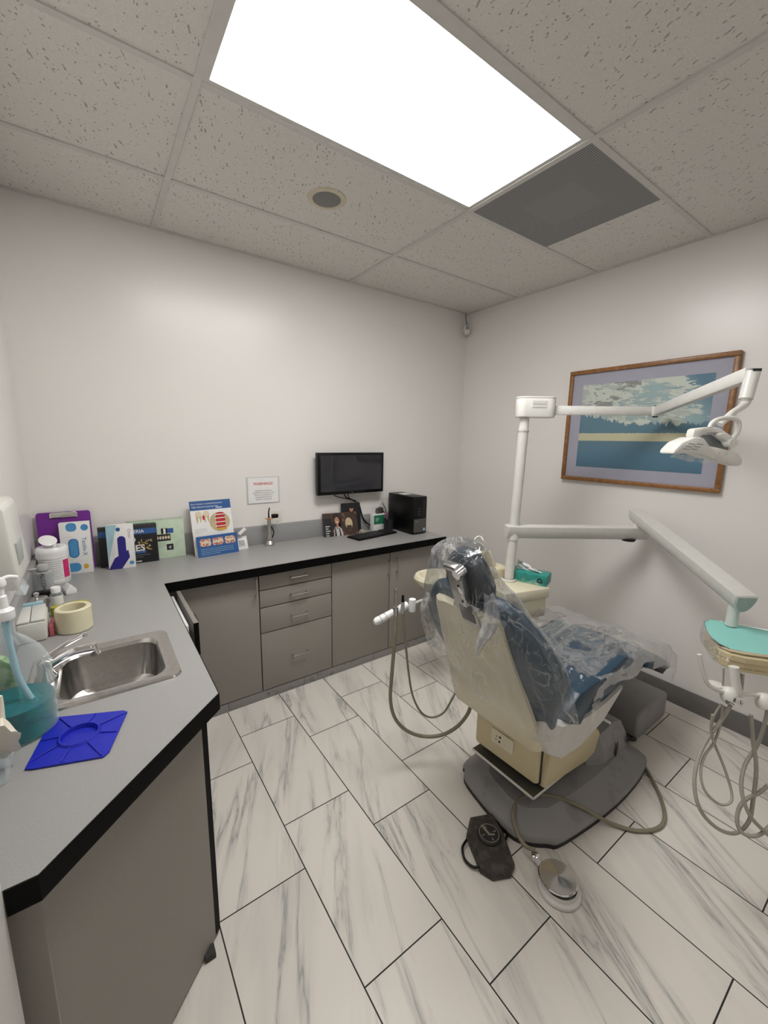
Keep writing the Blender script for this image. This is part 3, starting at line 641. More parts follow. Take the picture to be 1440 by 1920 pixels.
# tall blue and white patient display on an easel
def fc(mb, X, L, h):
    hb = h*.40
    mb.rect(0, h*.83, L, h, M['bluep'], X, .0004)
    mb.text('Gum disease is caused by bacteria', .0135, M['paper'], X, .008, h*.945, .0007, 'LEFT').text('Fight infection by going deep', .0135, M['paper'], X, .012, h*.89, .0007, 'LEFT').text('Arestin', .013, M['paper'], X, L*.62, h*.86, .0007, 'LEFT', .0003)
    mb.rect(0, h*.40, L, h*.83, M['paper'], X, .0004)
    for q_ in (.045, .09):
        mb.ell((q_, h*.76), .019, .018, M['tooth'], X, .0008).poly([(q_-.018, h*.74), (q_-.012, h*.60), (q_-.006, h*.60), (q_-.003, h*.70), (q_+.003, h*.70), (q_+.008, h*.60), (q_+.013, h*.61), (q_+.018, h*.74)], M['beige'], X, .0007)
    mb.ell((.073, h*.69), .007, .016, M['redp'], X, .0009)
    mb.ell((L*.68, h*.59), .062, .060, M['beige'], X, .001, 40)
    mb.rect(L*.59, h*.47, L*.82, h*.73, M['redp'], X, .0013).ell((L*.705, h*.73), L*.115, .012, M['redp'], X, .0013)
    for yy in (.50, .575, .65, .715): mb.rect(L*.57, h*yy, L*.82, h*(yy+.016), M['paper'], X, .0016)
    mb.rect(L*.60, h*.43, L*.84, h*.475, M['gold'], X, .0017)
    mb.lines(.012, h*.485, .085, 4, .008, M['grayp'], X, .0018, .0006, 5)
X0 = easel_card('patient_display', (-2.332, -.122, Z), (-2.088, -.10, Z), .335, .22, .003, 'blue and white gum disease display stand in the middle of the worktop', 'display', fc, M['paper'])
def fc(mb, X, L, h):
    mb.rect(0, 0, L, h, M['bluep'], X, .0005)
    for i in range(3):
        mb.rrect(.018+i*.074, h*.50, .083+i*.074, h*.86, .012, M['gum'], X, .0009).rect(.024+i*.074, h*.64, .077+i*.074, h*.74, M['tooth'], X, .0011)
    mb.lines(.02, h*.36, L-.03, 4, .011, M['lblue'], X, .0024, .0009, 8)
k = MB(); a = V(-2.322, -.150, Z); b_ = V(-2.078, -.128, Z); X = frame(a, b_-a, V(0, .22, 1)); L = (b_-a).length
k.box((0, 0, -.002), (L, .125, 0), M['bluep'], 0, X); fc(k, X, L, .125)
k.prism([(0, 0), (.045, 0), (.03, .12)], -.001, .001, M['paper'], frame(a+V(-.001, .003, 0), (0, 1, 0), (0, 0, 1)))
k.build('leaflet', None, 'stack of blue gum photo leaflets in front of the display stand', 'leaflet')
# small white card holder beside it
b = MB(); X = frame((-2.075, -.095, Z), V(1, .12, 0), V(-.12, .3, 1)); b.box((0, 0, -.003), (.07, .085, 0), M['paper'], .001, X).box((.012, .02, 0), (.05, .06, .010), M['acrylic'], .001, X)
b.cyl(V(-2.06, -.085, Z+.10), V(-2.02, -.09, Z+.135), .013, M['white'])
b.build('card_holder', None, 'small white card holder to the right of the blue display stand', 'card holder')

# calendars
def spiral(mb, X, L, h, dz=.0):
    for i in range(int(L/.008)):
        x = .004+i*.008; mb.tube([X @ V(x, h-.006, .002), X @ V(x, h+.003, .004), X @ V(x, h+.004, -.004), X @ V(x, h-.005, -.005)], .0009, M['nickel'], n=2, seg=4, caps=False)
def fc(mb, X, L, h):
    spiral(mb, X, L, h); mb.text('Oral Health', .026, M['paper'], X, .075, h*.88, .0016)
    mb.rect(.02, h*.82, .14, h*.94, M['green'], X, .0008)
    mb.rect(L*.58, h*.62, L*.69, h*.76, M['blackp'], X, .001).rect(L*.62, h*.62, L*.66, h*.75, M['paper'], X, .0012).rect(L*.69, h*.63, L*.80, h*.75, M['bluep'], X, .001)
    mb.rect(L*.48, h*.44, L*.74, h*.61, M['blackp'], X, .0011)
    for i in range(5): mb.ell((L*.51+i*.0145, h*.525), .006, .011, M['tooth'], X, .0014, 10)
    mb.lines(L*.35, h*.38, L*.66, 3, .012, M['grayp'], X, .0015, .001, 4).rect(L*.66, h*.2, L*.78, h*.35, M['blackp'], X, .001).ell((L*.72, h*.27), .008, .009, M['grayp'], X, .0013)
easel_card('desk_calendar', (-2.665, -.045, Z), (-2.372, -.052, Z), .235, .09, .004, 'pale green spiral-bound oral health flip chart leaning on the wall', 'flip chart', fc, M['mint'])
def fc(mb, X, L, h):
    spiral(mb, X, L, h); mb.rect(.002, h*.74, L-.002, h*.88, M['bluep'], X, .0006).text('BACTERIA', .026, M['paper'], X, L*.56, h*.81, .001, 'CENTER', .0003)
    mb.text('BAD', .048, M['paper'], X, L*.45, h*.60, .001, 'CENTER', .0012).text('SCORES', .050, M['paper'], X, L*.45, h*.38, .001, 'CENTER', .0012)
    rr = random.Random(3)
    for i in range(26):
        x_, y_ = L*rr.uniform(.66, .90), h*rr.uniform(.3, .58); a_ = rr.uniform(0, 3); dx_, dy_ = math.cos(a_)*.006, math.sin(a_)*.006
        mb.poly([(x_-dx_-dy_*.3, y_-dy_+dx_*.3), (x_+dx_-dy_*.3, y_+dy_+dx_*.3), (x_+dx_+dy_*.3, y_+dy_-dx_*.3), (x_-dx_+dy_*.3, y_-dy_-dx_*.3)], M['beige' if i % 3 else 'gold'], X, .0012)
    mb.rect(L*.42, h*.25, L*.78, h*.31, M['bluep'], X, .001).lines(L*.42, h*.2, L*.85, 2, .012, M['grayp'], X, .002, .001, 2).text('Arestin', .014, M['paper'], X, L*.62, h*.05, .001, 'CENTER', .0004)
easel_card('desk_calendar', (-2.80, -.075, Z), (-2.520, -.082, Z), .222, .10, .004, 'black spiral-bound bacteria flip chart with gold specks and blue band', 'flip chart', fc, M['blackp'])
# glove boxes
b = MB(); a = V(-2.765, -.135, Z); b_ = V(-2.642, -.150, Z); X = frame(a, b_-a, V(0, .07, 1)); L, h = (b_-a).length, .24
b.box((0, 0, -.045), (L, h, 0), M['paper'], .001, X).poly([(0, .03), (.05, h), (0, h)], M['lblue'], X, .0004).poly([(0, 0), (.06, .0), (.10, .06), (.095, .10), (.03, .06)], M['indigo'], X, .0006)
b.rrect(.048, .055, .086, .178, .019, M['indigo'], X, .001).ell((.107, .028), .011, .010, M['sky'], X, .0007).text('Omni', .022, M['grayp'], frame(X @ V(.105, .19, 0), X.to_3x3() @ V(0, -1, 0), X.to_3x3() @ V(1, 0, 0)), 0, 0, .0007)
b.ell((.055, h-.025), .010, .011, M['bluep'], X, .0007)
b.lines(.006, .165, .036, 9, .011, M['grayp'], X, .0016, .0007, 6).build('glove_box', None, 'white and light blue glove box with a dark indigo glove opening', 'glove box')
b = MB(); a = V(-2.958, -.118, Z); b_ = V(-2.832, -.125, Z); X = frame(a, b_-a, V(0, .06, 1)); L, h = (b_-a).length, .268
b.box((0, 0, -.06), (L, h, 0), M['paper'], .001, X)
b.rrect(.028, h-.045, .072, h+.02-.021, .018, M['sky'], X, .0006).ell((.105, h-.028), .016, .017, M['sky'], X, .0006).rrect(.032, .085, .074, .185, .020, M['skyd'], X, .0008).rrect(.036, .09, .070, .18, .016, M['sky'], X, .0010)
b.rrect(.006, .012, .076, .058, .020, M['sky'], X, .0006).ell((.097, .035), .011, .013, M['gold'], X, .0008)
b.text('Tactile-X', .026, M['skyd'], frame(X @ V(.098, .14, 0), X.to_3x3() @ V(0, -1, 0), X.to_3x3() @ V(1, 0, 0)), 0, 0, .0008)
b.lines(.02, .195, .08, 1, .01, M['grayp'], X, .001, .0007).build('glove_box', None, 'white glove box with bright blue ovals in front of the purple clipboard', 'glove box')
# purple clipboard
t = thing('clipboard', (-2.935, -.055, Z), 'purple clipboard with a metal clip leaning in the left corner', 'clipboard')
X = frame((-3.048, -.055, Z), (1, -.02, 0), V(0, .10, 1))
b = MB(); P = rring(0, .226, 0, .318, .014, 0); b.prism([(p.x, p.y) for p in P], -.003, 0, M['purple'], X).build('board', t)
MB().box((.06, .290, .0), (.166, .316, .014), M['nickel'], .002, X).box((.055, .288, 0), (.062, .312, .005), M['chrome'], .001, X).box((.164, .288, 0), (.171, .312, .005), M['chrome'], .001, X).cyl(X @ V(.06, .311, .008), X @ V(.166, .311, .008), .003, M['chrome']).build('clip', t)
# wipes canister
t = thing('wipes_canister', (-2.985, -.20, Z), 'white wipes canister with flipped-up lid and pink label stripe', 'canister')
c0 = (-2.985, -.215, 0)
MB().lathe([(0, Z), (.058, Z), (.061, Z+.004), (.061, Z+.125), (.060, Z+.13)], c0, M['whitepure'], 40).build('body', t)
MB().lathe([(.0615, Z+.128), (.0635, Z+.13), (.0635, Z+.152), (.064, Z+.155), (.063, Z+.172), (.056, Z+.180), (.03, Z+.178), (.028, Z+.170), (0, Z+.170)], c0, M['whitepure'], 40).build('cap', t)
b = MB()
for i in range(28):
    a0 = math.radians(-150+i*5.5); a1 = math.radians(-150+(i+1)*5.5); r_ = .0616; mt = 'magenta' if 18 <= i < 24 else 'paper'
    hi = Z+.125 if mt == 'paper' else Z+.118
    b.add([(c0[0]+r_*math.cos(a), c0[1]+r_*math.sin(a), z) for a, z in ((a0, Z+(.03 if mt != 'paper' else .012)), (a1, Z+(.03 if mt != 'paper' else .012)), (a1, hi), (a0, hi))], [[0, 1, 2, 3]], M[mt], True)
rr = random.Random(5)
for r in range(9):
    a = -140
    while a < -58:
        wd = rr.uniform(2, 6); z_ = Z+.115-r*.0105
        b.add([(c0[0]+.0619*math.cos(math.radians(q)), c0[1]+.0619*math.sin(math.radians(q)), z) for q, z in ((a, z_), (a+wd*.8, z_), (a+wd*.8, z_+.0022), (a, z_+.0022))], [[0, 1, 2, 3]], M['grayp']); a += wd
b.build('label', t)
MB().lathe([(0, 0), (.034, .001), (.036, .005), (.030, .009), (0, .010)], (0, 0, 0), M['whitepure'], 28, Matrix.Translation((c0[0]-.012, c0[1]+.01, Z+.205)) @ Matrix.Rotation(.25, 4, 'Y') @ Matrix.Rotation(.55, 4, 'X')).build('lid', t)
MB().tube([(c0[0]+.01, c0[1], Z+.178), (c0[0]+.006, c0[1], Z+.19), (c0[0]+.012, c0[1]-.006, Z+.187)], .009, M['foam']).build('wipe', t)
# ------------------------------------------------------------------ left worktop by the sink
t = thing('alcohol_dispenser', (-3.005, -.42, Z), 'clear alcohol dispenser bottle with a dark pump cap behind the cotton box', 'bottle')
c0 = (-3.005, -.43, 0)
MB().lathe([(0, Z+.001), (.030, Z+.001), (.031, Z+.01), (.031, Z+.105), (.028, Z+.113), (.017, Z+.118), (.016, Z+.128)], c0, M['alc'], 30).build('bottle', t)
MB().lathe([(.019, Z+.124), (.021, Z+.126), (.021, Z+.146), (.018, Z+.150), (0, Z+.150)], c0, M['cardbd'], 24).cyl((c0[0]-.05, c0[1]-.01, Z+.134), (c0[0], c0[1], Z+.134), .005, M['cardbd']).build('cap', t)
X = frame((c0[0], c0[1], Z+.066), V(.1, 0, -1), V(.9, -.44, 0)); X = frame((c0[0]-.003, c0[1]-.0315, Z+.066), V(0, 0, -1), V(1, 0, 0))
MB().text('ALCOHOL', .022, M['blackp'], X, 0, 0, .0006).build('lettering', t)
t = thing('cotton_dispenser', (-3.01, -.84, Z), 'off-white cotton roll dispenser box left of the cream tape roll', 'dispenser')
X = frame((-3.012, -.84, Z), (1, .06, 0), (-.06, 1, 0))
MB().prism([(-.042, -.09), (.036, -.09), (.042, -.05), (.042, .08), (-.042, .08)], .0, .07, M['offwhite'], X, .008).build('box', t)
MB().box((-.040, -.085, .071), (-.004, .078, .079), M['offwhite'], .003, X).box((-.002, -.085, .071), (.038, .078, .079), M['offwhite'], .003, X).build('lid', t)
MB().box((-.046, .085, .0), (.03, .105, .085), M['lblue'], .003, X).build('tissue_pack', None, 'pale blue-grey pack standing behind the cotton roll dispenser', 'pack')
t = thing('steel_jar', (-3.02, -.62, Z), 'small chrome knobbed jar lid between the bottle and cotton box', 'jar')
MB().lathe([(0, Z), (.038, Z), (.040, Z+.055), (.036, Z+.062), (0, Z+.066)], (-3.018, -.63, 0), M['steel'], 28).build('body', t)
MB().lathe([(0, Z+.066), (.006, Z+.066), (.005, Z+.072), (.010, Z+.079), (.009, Z+.086), (0, Z+.089)], (-3.018, -.63, 0), M['chrome'], 18).build('knob', t)
t = thing('pill_bottle', (-2.955, -.64, Z), 'tiny white screw-capped bottle behind the cream tape roll', 'bottle')
MB().lathe([(0, Z), (.020, Z), (.021, Z+.004), (.021, Z+.072), (.013, Z+.08), (.012, Z+.084)], (-2.955, -.64, 0), M['clear'], 24).lathe([(.0205, Z+.03), (.0214, Z+.031), (.0214, Z+.066), (.0205, Z+.067)], (-2.955, -.64, 0), M['paper'], 24).build('bottle', t)
MB().lathe([(.0165, Z+.080), (.0165, Z+.100), (.015, Z+.102), (0, Z+.102)], (-2.955, -.64, 0), M['whitepure'], 24).build('cap', t)
MB().lathe([(0, Z), (.0185, Z), (.0185, Z+.038), (0, Z+.038)], (-2.955, -.70, 0), M['ytape'], 24).build('amber_vial', None, 'little amber yellow vial in front of the tiny white bottle', 'vial')
MB().prism([(-.02, 0), (.02, 0), (.02, .02), (0, .042), (-.02, .02)], -.032, .032, M['foam'], frame((-2.925, -.42, Z), (1, .3, 0), (0, 0, 1)), .002).build('gauze_block', None, 'pale wedge-shaped gauze block behind the tape rolls', 'block')
R_ = [(.030, Z), (.046, Z), (.046, Z+.022), (.030, Z+.022)]
MB().lathe(R_+[R_[0]], (-2.895, -.66, 0), M['ytape'], 40).build('tape_roll', None, 'translucent yellow-green tape roll behind the cream tape roll', 'tape roll')
R_ = [(.040, Z), (.052, Z), (.0555, Z+.003), (.0555, Z+.084), (.052, Z+.087), (.040, Z+.086)]
MB().lathe(R_+[R_[0]], (-2.893, -.875, 0), M['wax'], 48).build('tape_roll', None, 'thick cream adhesive tape roll standing behind the faucet', 'tape roll')
MB().box((-2.965, -.905, Z), (-2.952, -.82, Z+.04), M['pinktab'], .002).build('pink_strip', None, 'small pink packet between the cotton dispenser and cream tape roll', 'packet')
MB().box((-3.044, -.52, Z), (-2.98, -.485, Z+.05), M['black'], .003).build('black_box', None, 'small black box behind the steel jar against the left backsplash', 'box')
# wall dispenser
t = thing('towel_dispenser', (-3.02, -.98, 1.09), 'pale grey-white paper dispenser on the left wall above the worktop', 'dispenser')
X = frame((-3.064, -1.10, 1.10), (1, 0, 0), (0, 0, 1))
MB().prism([(0, 0), (.058, -.005), (.066, .02), (.052, .24), (.042, .255), (0, .262)], -.24, 0, M['offwhite'], X, .006).build('housing', t)
MB().box((.058, .06, -.15), (.0655, .13, -.05), M['capgrey'], .001, X).build('window', t)
MB().prism([(.02, -.001), (.05, -.006), (.066, -.045), (.04, -.035)], -.17, -.07, M['clear'], X).build('outlet_flap', t)
# mouthwash jug with pump
t = thing('mouthwash_jug', (-2.99, -1.47, Z), 'clear pump jug of turquoise mouthwash beside the sink', 'jug')
c0 = (-2.985, -1.468, 0)
MB().lathe([(0, Z+.002), (.068, Z), (.0735, Z+.006), (.0735, Z+.12), (.072, Z+.17), (.058, Z+.205), (.034, Z+.235), (.017, Z+.252), (.0155, Z+.30), (.017, Z+.305)], c0, M['clear'], 48).build('bottle', t)
MB().lathe([(0, Z+.004), (.069, Z+.004), (.0715, Z+.01), (.0715, Z+.082), (0, Z+.082)], c0, M['liquid'], 48).build('liquid', t)
MB().lathe([(.020, Z+.290), (.021, Z+.293), (.021, Z+.311), (.012, Z+.318), (.011, Z+.345), (.008, Z+.348), (.008, Z+.37), (0, Z+.37)], c0, M['whitepure'], 28).build('cap', t)
MB().lathe([(0, Z+.368), (.013, Z+.37), (.014, Z+.378), (.010, Z+.388), (0, Z+.39)], c0, M['whitepure'], 24).tube([(c0[0], c0[1], Z+.382), (c0[0]+.016, c0[1]+.01, Z+.386), (c0[0]+.03, c0[1]+.018, Z+.380)], .0048, M['whitepure']).build('pump_head', t)
MB().tube([(c0[0], c0[1], Z+.32), (c0[0]+.008, c0[1], Z+.15), (c0[0]+.035, c0[1]-.01, Z+.06)], .007, M['lblue']).build('dip_tube', t)
# green soap refill, scallop shell on a frosted tray
b = MB(); X = frame((-3.035, -1.375, Z), V(.9, -.2, 0), (0, 0, 1))
b.prism([(-.03, 0), (.045, 0), (.05, .02), (.047, .14), (.02, .165), (-.03, .165)], -.012, .012, M['pouch'], X, .006).build('soap_bottle', None, 'green and yellow patterned soap bottle behind the mouthwash jug', 'bottle')
b = MB(); cS = V(-2.992, -1.592, Z+.088); n_ = 26; ring0 = []; rings = []
for j in range(7):
    fr = j/6; ring = []
    for i in range(n_):
        a = 2*math.pi*i/n_; rr_ = (.008+.042*fr)*(1+.16*fr*math.sin(a*6)+.05*noise.noise(Vector((a*2, fr*3, 0)))); ring.append(cS+V(rr_*math.cos(a)*.55, -rr_*math.sin(a)*.5-.02*fr, rr_*math.sin(a)*1.0+.02*math.cos(fr*3)))
    rings.append(ring)
b.loft(rings, M['shell'], caps=True).tube([cS+V(0, .01, -.05), cS+V(-.005, 0, 0), cS+V(0, 0, .055), cS+V(.004, -.002, .078)], lambda s: .012*(1-s)+.003, M['shell'])
b.build('seashell', None, 'cream ruffled seashell at the left edge near the mouthwash jug', 'seashell')
MB().box((-3.036, -1.655, Z), (-2.987, -1.560, Z+.036), M['clear'], .004).build('clear_tray', None, 'small clear plastic block stand under the seashell', 'stand')
# blue silicone sink strainer mat
t = thing('sink_stopper', (-2.865, -1.58, Z), 'bright royal blue square rubber mat with a sunken round centre', 'stopper')
cq = [at(97, 1347, 2, Z), at(243, 1332, 2, Z), at(203, 1421, 2, Z), at(42, 1449, 2, Z)]
ce = sum(cq, V(0, 0, 0))/4; rings = []; N_ = 48
def edge_pt(a):
    dx, dy = math.cos(a), math.sin(a); best = None
    for i in range(4):
        p, q = cq[i]-ce, cq[(i+1) % 4]-ce; den = dx*(q.y-p.y)-dy*(q.x-p.x)
        if abs(den) < 1e-9: continue
        tt = (p.x*(q.y-p.y)-p.y*(q.x-p.x))/den; uu = (p.x*dy-p.y*dx)/den
        if tt > 0 and -1e-6 <= uu <= 1+1e-6: best = tt
    return best
for fr, zz in (('e', .0005), ('e', .004), (.34, .007), (.31, .012), (.29, .012), (.28, .008), (.27, .0012), (.001, .0012)):
    ring = []
    for i in range(N_):
        a = 2*math.pi*i/N_; R0 = edge_pt(a)
        r_ = R0*.97 if fr == 'e' else fr*.128
        ring.append(ce+V(r_*math.cos(a), r_*math.sin(a), zz))
    rings.append(ring)
MB().loft(rings, M['royal'], caps=False).build('mat', t)
for i in range(8):
    a = math.radians(22+45*i); R0 = edge_pt(a)*.93; p = ce+V(.044*math.cos(a), .044*math.sin(a), .0090); q = ce+V(R0*math.cos(a), R0*math.sin(a), .0052)
    MB().tube([p, q], .0016, M['royal'], seg=6).build('rib', t)

# ------------------------------------------------------------------ dental chair (long axis along x, head towards the camera side)
YC = -1.745
ax_s = V(.391, 0, -.920); ax_n = V(.920, 0, .391); O_ = V(-1.836, YC, 1.178)
def BK(s, t, n): return O_+ax_s*s+V(0, 1, 0)*t+ax_n*n          # back frame: s down the back, t across, n forward
XB = Matrix(((ax_s.x, 0, ax_n.x, O_.x), (0, 1, 0, O_.y), (ax_s.z, 0, ax_n.z, O_.z), (0, 0, 0, 1)))   # columns s, t, n
ch = thing('dental_chair', (-1.1, -1.77, 0), 'reclined blue dental chair with cream back shell, partly under clear plastic covers', 'dental chair')
def srect(a, b, n, p=4.0, N=36):        # superellipse ring
    out = []
    for i in range(N):
        th = 2*math.pi*i/N; c, s_ = math.cos(th), math.sin(th)
        out.append((math.copysign(abs(c)**(2/p), c)*a, math.copysign(abs(s_)**(2/p), s_)*b+n))
    return out
# back shell: cream panel, narrower at the top, with a raised lower lip
def qshell(rows, th, mat, mb):
    rings = []
    for s, tl, tr, n in rows:
        rings.append([BK(s, t, m_) for t, m_ in ((tl, n), (tr, n), (tr-.012, n-.004-th*0), (tr-.02, n+th), (tl+.02, n+th), (tl+.012, n-.004))])
    return rings
b = MB(); rows = [(.215, .115, -.115), (.225, .150, -.145), (.26, .165, -.155), (.40, .188, -.168), (.60, .215, -.190), (.72, .238, -.202), (.80, .246, -.212), (.825, .242, -.205)]
rings = []
for i, (s, tp, tm) in enumerate(rows):
    bulge = -.012 if s < .62 else -.004
    if s > .7: bulge = -.016
    ring = [BK(s, tp, .022), BK(s, tp, .006), BK(s, tp-.012, 0+bulge*.3), BK(s, tp-.03, bulge), BK(s, tm+.03, bulge), BK(s, tm+.012, bulge*.3), BK(s, tm, .006), BK(s, tm, .022)]
    rings.append(ring)
b.loft(rings, M['cream'], caps=True).build('back_shell', ch)
MB().box((.665, .06, -.0135), (.668, .19, -.011), M['cream2'], 0, XB).box((.668, .06, -.0135), (.79, .063, -.011), M['cream2'], 0, XB).build('shell_seam', ch)
# upholstered back
rings = []
for s, a, b0, n in ((.175, .09, .015, .05), (.185, .15, .030, .052), (.21, .20, .038, .054), (.28, .255, .042, .056), (.36, .300, .045, .058), (.48, .312, .046, .060), (.60, .272, .046, .062), (.72, .235, .048, .066), (.80, .212, .048, .070), (.835, .19, .035, .070), (.845, .15, .02, .070)):
    ring = []
    for q, m_ in srect(a, b0, n, 3.2, 40):
        wing = .025*max(0, abs(q)/max(a, .01)-.6)      # sides sweep forward
        ring.append(BK(s, q, m_+wing))
    rings.append(ring)
MB().loft(rings, M['blue']).build('backrest', ch)
# headrest pad and its bracket
rings = []
for s, a, b0, n in ((.010, .018, .010, .076), (.016, .036, .022, .075), (.034, .058, .034, .073), (.062, .078, .040, .071), (.10, .094, .041, .067), (.14, .106, .040, .062), (.20, .096, .036, .058), (.235, .078, .026, .056), (.243, .05, .012, .056)):
    rings.append([BK(s, q, m_) for q, m_ in srect(a, b0, n, 3, 32)])
hr = MB().loft(rings, M['darkblue']).build('headrest', ch)
b = MB().box((.03, -.040, -.026), (.20, .004, .020), M['steel'], .004, XB).box((.012, -.048, -.028), (.034, .008, .002), M['steel'], .006, XB)
b.build('headrest_bracket', ch)
MB().box((.055, -.066, -.036), (.165, -.044, -.024), M['chrome'], .004, XB).build('slide_plate', ch)
b = MB()
for s_ in (.075, .14): b.cyl(BK(s_, -.055, -.0375), BK(s_, -.055, -.035), .005, M['basedark'], seg=12)
b.cyl(BK(.032, -.058, -.036), BK(.032, -.058, -.0), .017, M['chrome']).build('pivot', ch)
MB().box((.17, -.075, -.026), (.24, -.012, -.016), M['basedark'], .003, XB).box((.19, -.085, -.022), (.262, -.012, -.012), M['steel'], .002, XB).cyl(BK(.19, -.095, -.01), BK(.19, .015, -.01), .016, M['steel']).build('lock_plate', ch)
# seat
SP = [(-1.385, .492), (-1.33, .505), (-1.15, .520), (-.95, .548), (-.82, .575), (-.745, .585), (-.70, .575), (-.675, .545)]
rings = []
for i, (x, z) in enumerate(SP):
    e_ = (.5 if i in (0, 7) else (.85 if i in (1, 6) else 1)); a = .265*(.96 if i in (0, 7) else 1); hgt = (.05 if i in (0, 7) else .068)
    ring = []
    for q, m_ in srect(a, hgt, 0, 3.4, 40): ring.append(V(x, YC+q*(.80 if q < 0 else 1), z-hgt+m_ + .022*max(0, abs(q)/a-.65)/.35*e_))
    rings.append(ring)
MB().loft(rings, M['blue']).build('seat', ch)
# upholstered side flaps of the seat, near side, pointed at the bottom
def flap(pts, y0, y1, nm):
    b = MB(); X = frame((0, y0, 0), (1, 0, 0), (0, 0, 1)); b.prism(pts, 0, abs(y1-y0), M['blue'], X, .006); return b.build(nm, ch)
flap([(-1.39, .55), (-1.31, .60), (-1.165, .612), (-1.145, .595), (-1.285, .452), (-1.365, .49)], -1.935, -1.975, 'side_flap')
flap([(-1.13, .60), (-.94, .635), (-.86, .622), (-.82, .565), (-.85, .525), (-1.0, .50), (-1.20, .50)], -1.935, -1.970, 'side_flap')
# leg rest
rings = []
for x, z, a, h_ in ((-.72, .56, .21, .02), (-.705, .56, .235, .045), (-.64, .54, .24, .052), (-.50, .485, .225, .05), (-.36, .42, .205, .045), (-.29, .385, .19, .04), (-.268, .372, .17, .02)):
    rings.append([V(x, YC-.006+q*.98, z-h_*.6+m_*(.9)) for q, m_ in srect(a, h_, 0, 3.2, 36)])
MB().loft(rings, M['blue']).build('leg_rest', ch)
MB().prism([(-.32, .315), (-.26, .335), (-.25, .352), (-.45, .43), (-.46, .40)], -.17, .17, M['basedark'], frame((0, YC-.006, 0), (1, 0, 0), (0, 0, 1)), .004).build('leg_rest_plate', ch)
# white under-seat pan: sloping side that ends in a point towards the knees
X = frame((0, YC, 0), (1, 0, 0), (0, 0, 1)); b = MB()
outer = [(-1.535, .575), (-1.545, .50), (-1.50, .42), (-1.405, .352), (-1.26, .342), (-1.08, .385), (-.94, .475), (-.925, .492), (-1.06, .470), (-1.20, .462), (-1.30, .47), (-1.42, .50)]
rings = []
for dy, k in ((-.226, .97), (-.219, 1.0), (-.17, 1.0)):
    c_ = V(-1.25, 0, .44); rings.append([V(c_.x+(x-c_.x)*k, YC+dy, c_.z+(z-c_.z)*k) for x, z in outer])
b.loft(rings, M['pan'], caps=True)
rings = [[V(x, YC-dy, z) for x, z in outer] for dy in (-.219, -.17)]
b.loft(rings, M['pan'], caps=True); b.box((-1.44, YC-.2, .37), (-.98, YC+.2, .44), M['pan'], .01); b.build('seat_pan', ch)
MB().cyl((-1.06, YC-.21, .375), (-1.06, YC-.245, .375), .006, M['white']).build('knob', ch)
# cream motor housing under the chair
b = MB().prism([(-1.455, -1.595), (-1.43, -1.572), (-1.18, -1.572), (-1.18, -1.895), (-1.425, -1.903), (-1.442, -1.895)], .198, .40, M['cream2'], None, .010)
b.build('front_housing', ch)
b = MB(); X = frame((0, -1.585, 0), (1, 0, 0), (0, 0, 1))
b.prism([(-1.418, .186), (-1.085, .150), (-1.02, .165), (-.985, .25), (-1.02, .29), (-1.38, .375)], 0, .34, M['cream2'], X, .010).build('rear_housing', ch)
MB().box((-1.424, -1.906, .196), (-1.415, -1.58, .39), M['basedark']).build('seam', ch)
X = frame((-1.502, -1.70, .30), V(.035, -.325, 0).normalized(), (0, 0, 1)); X = frame((-1.4515, -1.735, .297), V(.012, -.30, 0), (0, 0, 1))
b = MB().prism([(p.x, p.y) for p in rring(-.055, .055, -.032, .032, .006, 0)], -.004, .0035, M['cream'], X)
b.build('socket_plate', ch)
b = MB()
for px_, py_, r_ in ((-.028, .006, .003), (-.010, .010, .0055), (-.030, -.010, .003), (-.012, -.012, .0055)): b.ell((px_, py_), r_, r_, M['basedark'], X, .0045, 12)
b.text('1', .012, M['cardbd'], X, .010, .006, .0045).text('2', .012, M['cardbd'], X, .012, -.014, .0045).build('socket_holes', ch)
MB().box((-1.470, -1.912, .160), (-1.20, -1.590, .168), M['plate']).box((-1.472, -1.914, .158), (-1.470, -1.590, .170), M['white']).box((-1.472, -1.914, .158), (-1.25, -1.912, .170), M['white']).build('drip_tray', ch)
MB().box((-1.41, -1.88, .168), (-1.10, -1.60, .20), M['plate'], .01).box((-1.35, -1.85, .05), (-1.02, -1.62, .16), M['plate'], .01).build('lift_column', ch)
# floor plate cover
BO = [(-1.52, -1.615), (-1.47, -1.555), (-1.38, -1.52), (-.72, -1.52), (-.66, -1.60), (-.655, -1.95), (-.73, -2.035), (-1.05, -2.055), (-1.40, -2.02), (-1.47, -1.985), (-1.535, -1.925), (-1.555, -1.84)]
BO = [(p.x, p.y) for p in spline([V(x, y, 0) for x, y in BO], 4, True)]
cb = V(-1.1, -1.78, 0)
def bring(k, z, k2=None): return [V(cb.x+(x-cb.x)*k, cb.y+(y-cb.y)*(k2 or k), z) for x, y in BO]
MB().loft([bring(1.0, .0005), bring(1.0, .02)], M['basedark']).build('base_gasket', ch)
b = MB().loft([bring(1.0, .018), bring(1.0, .034), bring(.985, .043), bring(.86, .058, .80), bring(.80, .075, .62)], M['base'])
b.build('base_cover', ch)
b = MB()
for px_, py_ in ((943, 1499), (1101, 1472), (1150, 1454)):
    p = at(px_, py_, 2, .052); b.lathe([(0, -.002), (.008, -.001), (.0075, .008), (0, .009)], p, M['basedark'], 14)
    b.build('screw', ch); b = MB()
